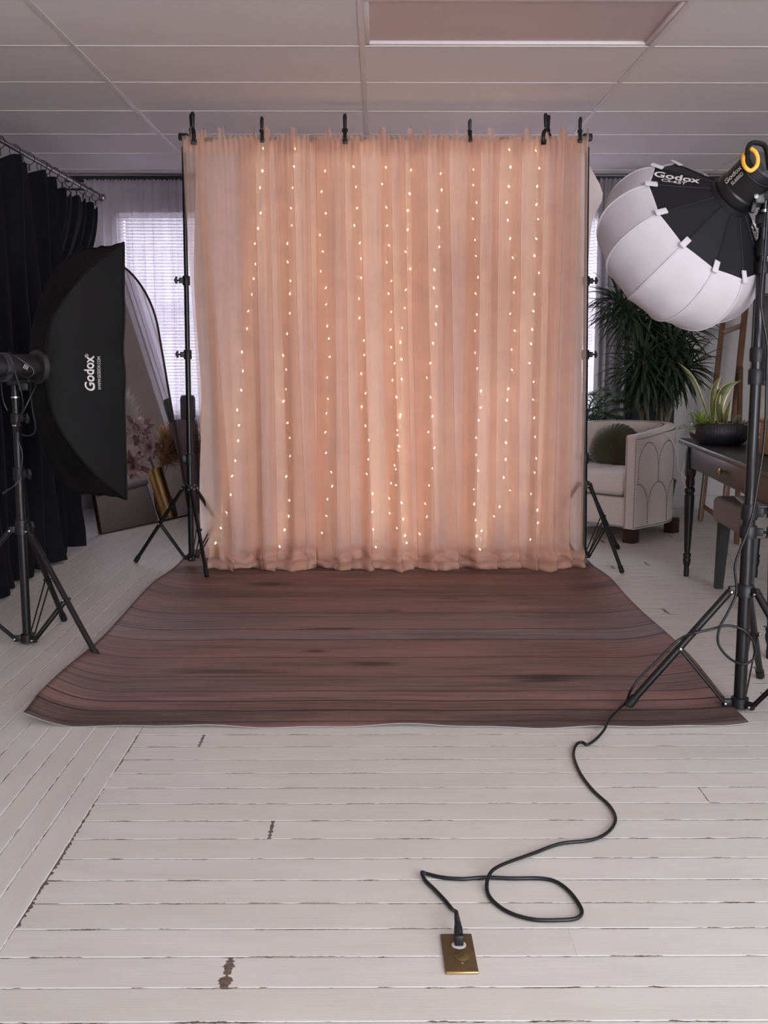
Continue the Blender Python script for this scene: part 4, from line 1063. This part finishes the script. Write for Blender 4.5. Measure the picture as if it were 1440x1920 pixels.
mb = MB(); mb.lathe(dens([(.001, -.05), (.05, -.066), (.12, -.058), (.163, -.022), (.163, .022), (.12, .058), (.05, .066), (.012, .052), (.001, .05)], 5), pc_, ax, 180, rmod=lambda a, z: 1+.018*cos(30*a)*(1 if abs(z) > .01 else .5)+.0*z)
vsn = []
for p in mb.v:
    d = p-pc_; h = d.dot(ax); rd = d-ax*h
    if rd.length > 1e-4:
        y0 = ax.orthogonal().normalized(); ang = math.atan2(rd.dot(ax.cross(y0)), rd.dot(y0)); p = p+ax*(math.copysign(.006*cos(30*ang)*sm(.01, .05, rd.length), h))
    vsn.append(p)
mb.v = vsn; obj('cover', mb, 'green', t, sharp=180)
mb = MB(); mb.lathe([(.001, .0), (.017, .004), (.017, .012), (.010, .018), (.001, .02)], pc_+ax*.046, ax, 20); obj('button', mb, 'green', t)
t = thing('white_cable', 'thin white cable hanging beside the ivory armchair', 'cable', P(1270, 880, 6.75))
mb = MB(); mb.tube(spline([P(x, y, 6.72) for (x, y) in ((1239, 808), (1258, 822), (1270, 850), (1272, 878), (1279, 888), (1287, 900), (1289, 909), (1284, 908), (1278, 892), (1284, 870), (1290, 850))], 8), .0028, 6); obj('strand', mb, 'cable', t)

# ================================================================== PLANTS BEHIND THE CHAIR
pb = V((1.98, 7.62, 0))
t = thing('dracaena_plant', 'tall dark green spiky houseplant with several leafy heads behind the armchair', 'plant', pb)
mb = MB(); mb.lathe([(.001, 0), (.12, 0), (.155, .26), (.16, .28), (.145, .28), (.14, .25), (.001, .25)], pb, seg=32); obj('pot', mb, 'pot', t)
mb = MB(); mb.lathe([(.14, .235), (.10, .245), (.001, .25)], pb, seg=24); obj('soil', mb, 'soil', t)
rr = random.Random(11)
heads = [((1172, 585, 7.3), 1.0, (-.8, -.3, .55), 90), ((1205, 672, 7.25), 1.0, (-.35, -.5, .8), 100), ((1265, 655, 7.3), 1.0, (.3, -.4, .85), 100), ((1220, 560, 7.5), .95, (-.2, .1, 1), 80),
         ((1238, 610, 7.4), 1.0, (0, -.5, .9), 90), ((1290, 690, 7.4), .85, (.7, -.3, .5), 80), ((1150, 560, 7.4), .8, (-.8, -.1, .4), 50), ((1180, 700, 7.4), .8, (-.6, -.3, .3), 60), ((1240, 720, 7.35), .75, (.2, -.6, .2), 60), ((1290, 615, 7.5), .8, (.6, 0, .8), 60)]
for i, ((px, py, yy), k, d, cnt) in enumerate(heads):
    h = P(px, py, yy); d = V(d).normalized()
    mb = MB(); b0 = pb+V((rr.uniform(-.05, .05), rr.uniform(-.04, .04), .24)); m_ = b0.lerp(h, .6)+V((0, 0, .10)); mb.tube(spline([b0, m_, h], 8), [.014-.006*q/16 for q in range(17)], 8); obj('stem', mb, 'trunk', t)
    mb = MB(); x = d.orthogonal().normalized(); y = d.cross(x)
    for j in range(cnt):
        q = j/cnt; a = j*2.39996; el = 1.3-2.2*q
        dd = (x*cos(a)+y*sin(a))*cos(el)+d*sin(el)
        mb.leaf(h-d*.14*q, dd, rr.uniform(.22, .35)*k, rr.uniform(.017, .026), rr.uniform(.4, 1.4), 7, fold=.3)
    obj('foliage', mb, 'leaf', t, sharp=180)
pb2 = V((1.40, 7.66, 0))
t = thing('palm_plant', 'small feathery palm behind the left side of the ivory armchair', 'plant', pb2)
mb = MB(); mb.lathe([(.001, 0), (.10, 0), (.13, .24), (.12, .24), (.115, .21), (.001, .21)], pb2, seg=28); obj('pot', mb, 'pot', t)
for i, (px, py) in enumerate(((1160, 735), (1128, 728), (1100, 738), (1172, 765), (1148, 750), (1112, 765), (1135, 775), (1120, 745), (1158, 780), (1140, 738), (1105, 780), (1165, 750))):
    tip = P(px, py, 7.42+.03*i); b0 = pb2+V((0, 0, .2)); cv = spline([b0, b0.lerp(tip, .6)+V((0, 0, .16)), tip], 12); mb = MB(); mb.tube(cv, [.005-.004*q/24 for q in range(25)], 6)
    for q in range(8, 25):
        d = (cv[min(q+1, 24)]-cv[q-1]).normalized(); sd = d.cross(V((0, 0, 1))).normalized()
        for sgn in (-1, 1): mb.leaf(cv[q], sd*sgn+d*.7+V((0, 0, .2)), .16*(1-.5*(q-8)/17), .016, .9, 5, fold=.2)
    obj('frond', mb, 'palm', t, sharp=180)
mb = MB(); mb.box((1.99, 7.83, .54), (.33, .10, 1.08), bev=.008)
o = obj('dark_panel', mb, 'navy', None, True, origin=(1.99, 7.83, 0)); tag(o, 'upright dark navy panel standing behind the tall green plant', 'panel')

# ================================================================== DESK, STOOL AND SMALL THINGS ON THE RIGHT
Md = Matrix.Translation(V((1.595, 5.665, 0))) @ Matrix.Rotation(math.radians(-4.4), 4, 'Z') @ Matrix.Diagonal((1, -1, 1, 1))
def flip(mb): mb.f = [tuple(reversed(q)) for q in mb.f]; return mb.xf(Md)
t = thing('console_desk', 'black desk with turned legs and a drawer along the right wall', 'desk', (1.6, 5.665, 0))
mb = MB(); mb.box((.23, .87, .717), (.46, 1.74, .026), bev=.005); obj('desktop', flip(mb), 'blackpaint', t)
mb = MB()
for (c, z) in (((.05, .87, .645), (.022, 1.58, .115)), ((.41, .87, .645), (.022, 1.58, .115)), ((.23, .06, .645), (.34, .022, .115)), ((.23, 1.68, .645), (.34, .022, .115))): mb.box(c, z, bev=.002)
for k in (0, 1):
    mb.box((.05, .14+k*1.46, .585), (.02, .07, .03), bev=.008)
obj('apron', flip(mb), 'blackpaint', t)
for k, y in enumerate((.86,)):
    mb = MB(); mb.box((.038, y, .648), (.010, .92, .09), bev=.003); dr = obj('drawer', flip(mb), 'blackpaint', t)
    mb = MB(); mb.lathe([(.006, 0), (.006, .012), (.015, .018), (.016, .024), (.010, .029), (.001, .03)], (.033, y+.04, .648), (-1, 0, 0), 20); obj('knob', flip(mb), 'gold', dr, label='round brass knob')
LP_ = [(.001, 0), (.016, 0), (.018, .03), (.015, .05), (.024, .075), (.026, .09), (.022, .105), (.026, .112), (.026, .12), (.018, .128), (.021, .16), (.030, .36), (.032, .43), (.026, .445), (.033, .455), (.033, .47), (.024, .48), (.030, .50), (.026, .53), (.032, .54), (.032, .552), (.02, .555)]
for (x, y) in ((.052, .09), (.41, .09), (.052, 1.65), (.41, 1.65)):
    mb = MB(); mb.lathe([(r_*.82, z_) for (r_, z_) in LP_], (x, y, 0), seg=28); mb.box((x, y, .63), (.05, .05, .155), bev=.003); obj('leg', flip(mb), 'blackpaint', t)
so = V((1.90, 5.02, 0)); Rs = Matrix.Rotation(math.radians(-3), 3, 'Z')
t = thing('stool', 'grey upholstered stool with square black legs tucked under the desk', 'stool', so)
mb = MB(); mb.box(so+V((0, 0, .405)), (.47, .56, .13), Rs, bev=.03, seg=4); obj('seat', mb, 'stool', t)
for sx in (-1, 1):
    for sy in (-1, 1):
        mb = MB(); p1 = so+Rs @ V((sx*.185, sy*.225, .36)); p0 = so+Rs @ V((sx*.195, sy*.245, 0))
        mb.tube([p1, p0], [.037, .026], 4, ref=(1, 1, 0)); obj('leg', mb, 'blackwood', t, sharp=30)
mb = MB()
mb.grid(8, 8, lambda u, v: so+Rs @ V((-.20+.16*u, -.20+.22*v, .472+.03*sin(u*3+1)*v+.012*u*(1-v))))
o = obj('paper', mb, 'paper', None, True, origin=so+V((-.12, -.1, .47))); md = o.modifiers.new('thickness', 'SOLIDIFY'); md.thickness = .001; tag(o, 'crumpled white paper lying on the grey stool', 'paper')
bo = V((1.70, 5.30, .7305))
t = thing('bowl_planter', 'low black ribbed bowl of succulents and snake plant on the black desk', 'planter', bo)
mb = MB(); mb.lathe([(.001, 0), (.10, 0), (.112, .006), (.142, .035), (.148, .065), (.142, .098), (.134, .105), (.124, .1), (.12, .085), (.001, .08)], bo, seg=192, rmod=lambda a, z: 1+.012*cos(64*a)*(1 if .012 < z < .094 else 0)); obj('bowl', mb, 'bowl', t, sharp=60)
mb = MB(); mb.lathe([(.122, .082), (.08, .094), (.001, .10)], bo, seg=32); obj('soil', mb, 'soil', t)
def snake(px0, py0, pts, w):
    cv = spline([P(px0, py0, 5.30)]+[P(x, y, 5.28) for (x, y) in pts], 7); mb = MB(); n = len(cv); rows = []
    for i, p in enumerate(cv):
        tt = i/(n-1); d = (cv[min(i+1, n-1)]-cv[max(0, i-1)]).normalized(); sd = d.cross(V((.35, -1, .1))).normalized(); up = sd.cross(d)
        ww = w*(.62+.5*sin(PI*min(1, tt*1.05)))*(1-sm(.62, 1, tt)*.97)
        rows.append([p+sd*ww*k+up*abs(k)*ww*.5 for k in (-.5, -.40, 0, .40, .5)])
    o_ = len(mb.v); mb.v += [q for r_ in rows for q in r_]
    for i in range(n-1):
        for j in range(4): mb.f.append((o_+i*5+j, o_+i*5+j+1, o_+i*5+j+6, o_+i*5+j+5)); mb.mi.append(1 if j in (0, 3) else 0)
    obj('snake_plant_leaf', mb, ['snake', 'snakey'], t, sharp=180)
snake(1336, 795, [(1334, 770), (1335, 740), (1343, 718), (1357, 700)], .034)
snake(1350, 795, [(1346, 765), (1352, 740), (1366, 724), (1391, 713)], .052)
snake(1358, 800, [(1360, 780), (1365, 765), (1371, 745)], .030)
snake(1332, 795, [(1318, 755), (1302, 715), (1285, 692), (1268, 678)], .014)
snake(1345, 790, [(1344, 760), (1346, 735), (1345, 720)], .026)
rr = random.Random(5)
mb = MB(); c = P(1313, 795, 5.24)
for j in range(60):
    a = j*2.4; el = 1.45-1.7*j/60; mb.leaf(c, V((cos(a)*cos(el), sin(a)*cos(el), sin(el)+.15)), rr.uniform(.05, .085), .008, -.1, 5, fold=.4)
obj('spiky_succulent', mb, 'aloe', t, sharp=180)
for (px, py, k) in ((1350, 802, 1), (1338, 806, .8), (1366, 803, .9)):
    mb = MB(); c = P(px, py, 5.2)
    for j in range(34):
        a = j*2.4; el = 1.4-1.5*j/34; mb.leaf(c, V((cos(a)*cos(el), sin(a)*cos(el), sin(el))), .045*k*(.5+.5*j/34), .022*k, -.5, 5, fold=.3)
    obj('rosette_succulent', mb, 'succ', t, sharp=180)
for (p0, p1) in (((1305, 805), (1276, 803)), ((1305, 808), (1288, 812)), ((1380, 803), (1400, 795)), ((1385, 806), (1412, 810)), ((1372, 800), (1385, 784)), ((1303, 795), (1296, 775))):
    mb = MB(); a, b = P(p0[0], p0[1], 5.22), P(p1[0], p1[1], 5.18); cv = spline([a, a.lerp(b, .5)+V((0, 0, .01)), b], 6); mb.tube(cv, .0018, 5)
    for q in range(2, len(cv)):
        for j in range(3):
            aa = j*2.1+q; mb.leaf(cv[q], (b-a).normalized()*.6+V((cos(aa)*.3, sin(aa)*.7, sin(aa*1.7)*.7)), .022, .008, -.2, 3, fold=.2)
    obj('silver_sprig', mb, 'sage', t, sharp=180)
bc = V((1.80, 4.66, .7305))
t = thing('wicker_basket', 'tan woven basket on the black desk at the right edge', 'basket', bc)
mb = MB(); mb.box(bc+V((0, 0, .075)), (.20, .20, .15), bev=.012); obj('body', mb, 'wicker', t)
mb = MB(); q = bc+V((0, 0, .15)); mb.tube([q+V((x*.1, y*.1, 0)) for (x, y) in ((-1, -1), (1, -1), (1, 1), (-1, 1))], .008, 8, closed=True); obj('rim', mb, 'wicker', t)
# easel against the back wall
et = Z(1313, 981)
t = thing('wooden_easel', 'narrow wooden easel frame standing before the back wall, right of the tall plant', 'easel', et)
def rail(a, b, w=.034, d=.024, nm='rail', m='wood'):
    mb = MB(); e = (b-a).normalized(); x = e.cross(V((0, 1, 0))).normalized(); y = e.cross(x); Mr = Matrix((x, y, e)).transposed(); mb.box((a+b)/2, (w, d, (b-a).length), Mr, bev=.003); obj(nm, mb, m, t)
A0, A1 = et, P(1354, 614, 7.72); A0.z = 0.0
B0_, B1 = Z(1356, 985), P(1396, 592, 7.72)
rail(A0+V((0, 0, .016)), A1+(A1-A0)*.12); rail(B0_+V((0, 0, .016)), B1+(B1-B0_)*.10, .04)
rail(A0.lerp(A1, .97), B0_.lerp(B1, .955), .034, .02, 'crossbar'); rail(A0.lerp(A1, .09), B0_.lerp(B1, .02), .03, .02, 'ledge')
rail(Z(1381, 1024)+V((0, 0, .016)), B0_.lerp(B1, .75)+V((0, -.03, 0)), .03, .02, 'rear_leg')
# pictures on the back wall
for (nm, lb, x0, x1, z0, z1, m) in (('wall_art', 'dark smoky framed artwork on the back wall, upper one at the right edge', 2.80, 3.22, 1.02, 1.62, 'darkart'), ('wall_art', 'pale framed print hung below the dark artwork on the back wall', 2.83, 3.2, .56, .96, 'printart')):
    c = V(((x0+x1)/2, YB-.016, z0)); t = thing(nm, lb, 'picture', c)
    mb = MB(); w = .022
    for (cc, sz) in (((x0+w/2, (z0+z1)/2), (w, z1-z0)), ((x1-w/2, (z0+z1)/2), (w, z1-z0)), (((x0+x1)/2, z0+w/2), (x1-x0, w)), (((x0+x1)/2, z1-w/2), (x1-x0, w))): mb.box((cc[0], YB-.014, cc[1]), (sz[0], .028, sz[1]), bev=.003)
    obj('frame', mb, 'wood' if m == 'printart' else 'blackpaint', t)
    mb = MB(); mb.box(((x0+x1)/2, YB-.010, (z0+z1)/2), (x1-x0-.03, .01, z1-z0-.03)); obj('picture', mb, m, t)

# ================================================================== LIGHT
def area(name, loc, rot, sx, sy, e, col):
    l = bpy.data.lights.new(name, 'AREA'); l.shape = 'RECTANGLE'; l.size = sx; l.size_y = sy; l.energy = e; l.color = col
    o = link(bpy.data.objects.new(name, l)); o.location = loc; o.rotation_euler = rot; return o
area('daylight_front_window', (2.15, YF-.30, 1.45), (PI/2, 0, 0), 2.2, 2.2, 420, (1, .985, .98))
area('daylight_right_window', (XR+.4, -.35, 1.5), (0, PI/2, 0), 2.0, 3.9, 115, (.97, .98, 1))
area('daylight_back_window_a', ((WB[0][0]+WB[0][1])/2, YB+.55, 1.5), (-PI/2, 0, 0), 1.2, 1.9, 58, (.93, .93, 1))
area('daylight_back_window_b', ((WB[1][0]+WB[1][1])/2, YB+.55, 1.5), (-PI/2, 0, 0), 1.6, 1.9, 110, (.93, .93, 1))
w = bpy.data.worlds.new('World'); SC.world = w; w.use_nodes = True
bg = w.node_tree.nodes['Background']; bg.inputs[0].default_value = (.72, .76, .85, 1); bg.inputs[1].default_value = .6

# ================================================================== CAMERA
cd = bpy.data.cameras.new('camera'); cam = link(bpy.data.objects.new('camera', cd)); cam.location = (0, 0, EYE)
cam.rotation_euler = (PI/2-PITCH, 0, YAW); cd.sensor_fit = 'AUTO'; cd.sensor_width = 36; cd.lens = FPX/1920*36; cd.clip_start = .05
SC.camera = cam
SC.view_settings.view_transform = 'Standard'; SC.view_settings.look = 'None'; SC.view_settings.exposure = 0.0; SC.view_settings.gamma = 1.0; SC.view_settings.use_curve_mapping = False
SC.cycles.use_denoising = True
SC.cycles.max_bounces = 10; SC.cycles.diffuse_bounces = 5; SC.cycles.transparent_max_bounces = 24
SC.cycles.sample_clamp_indirect = 6
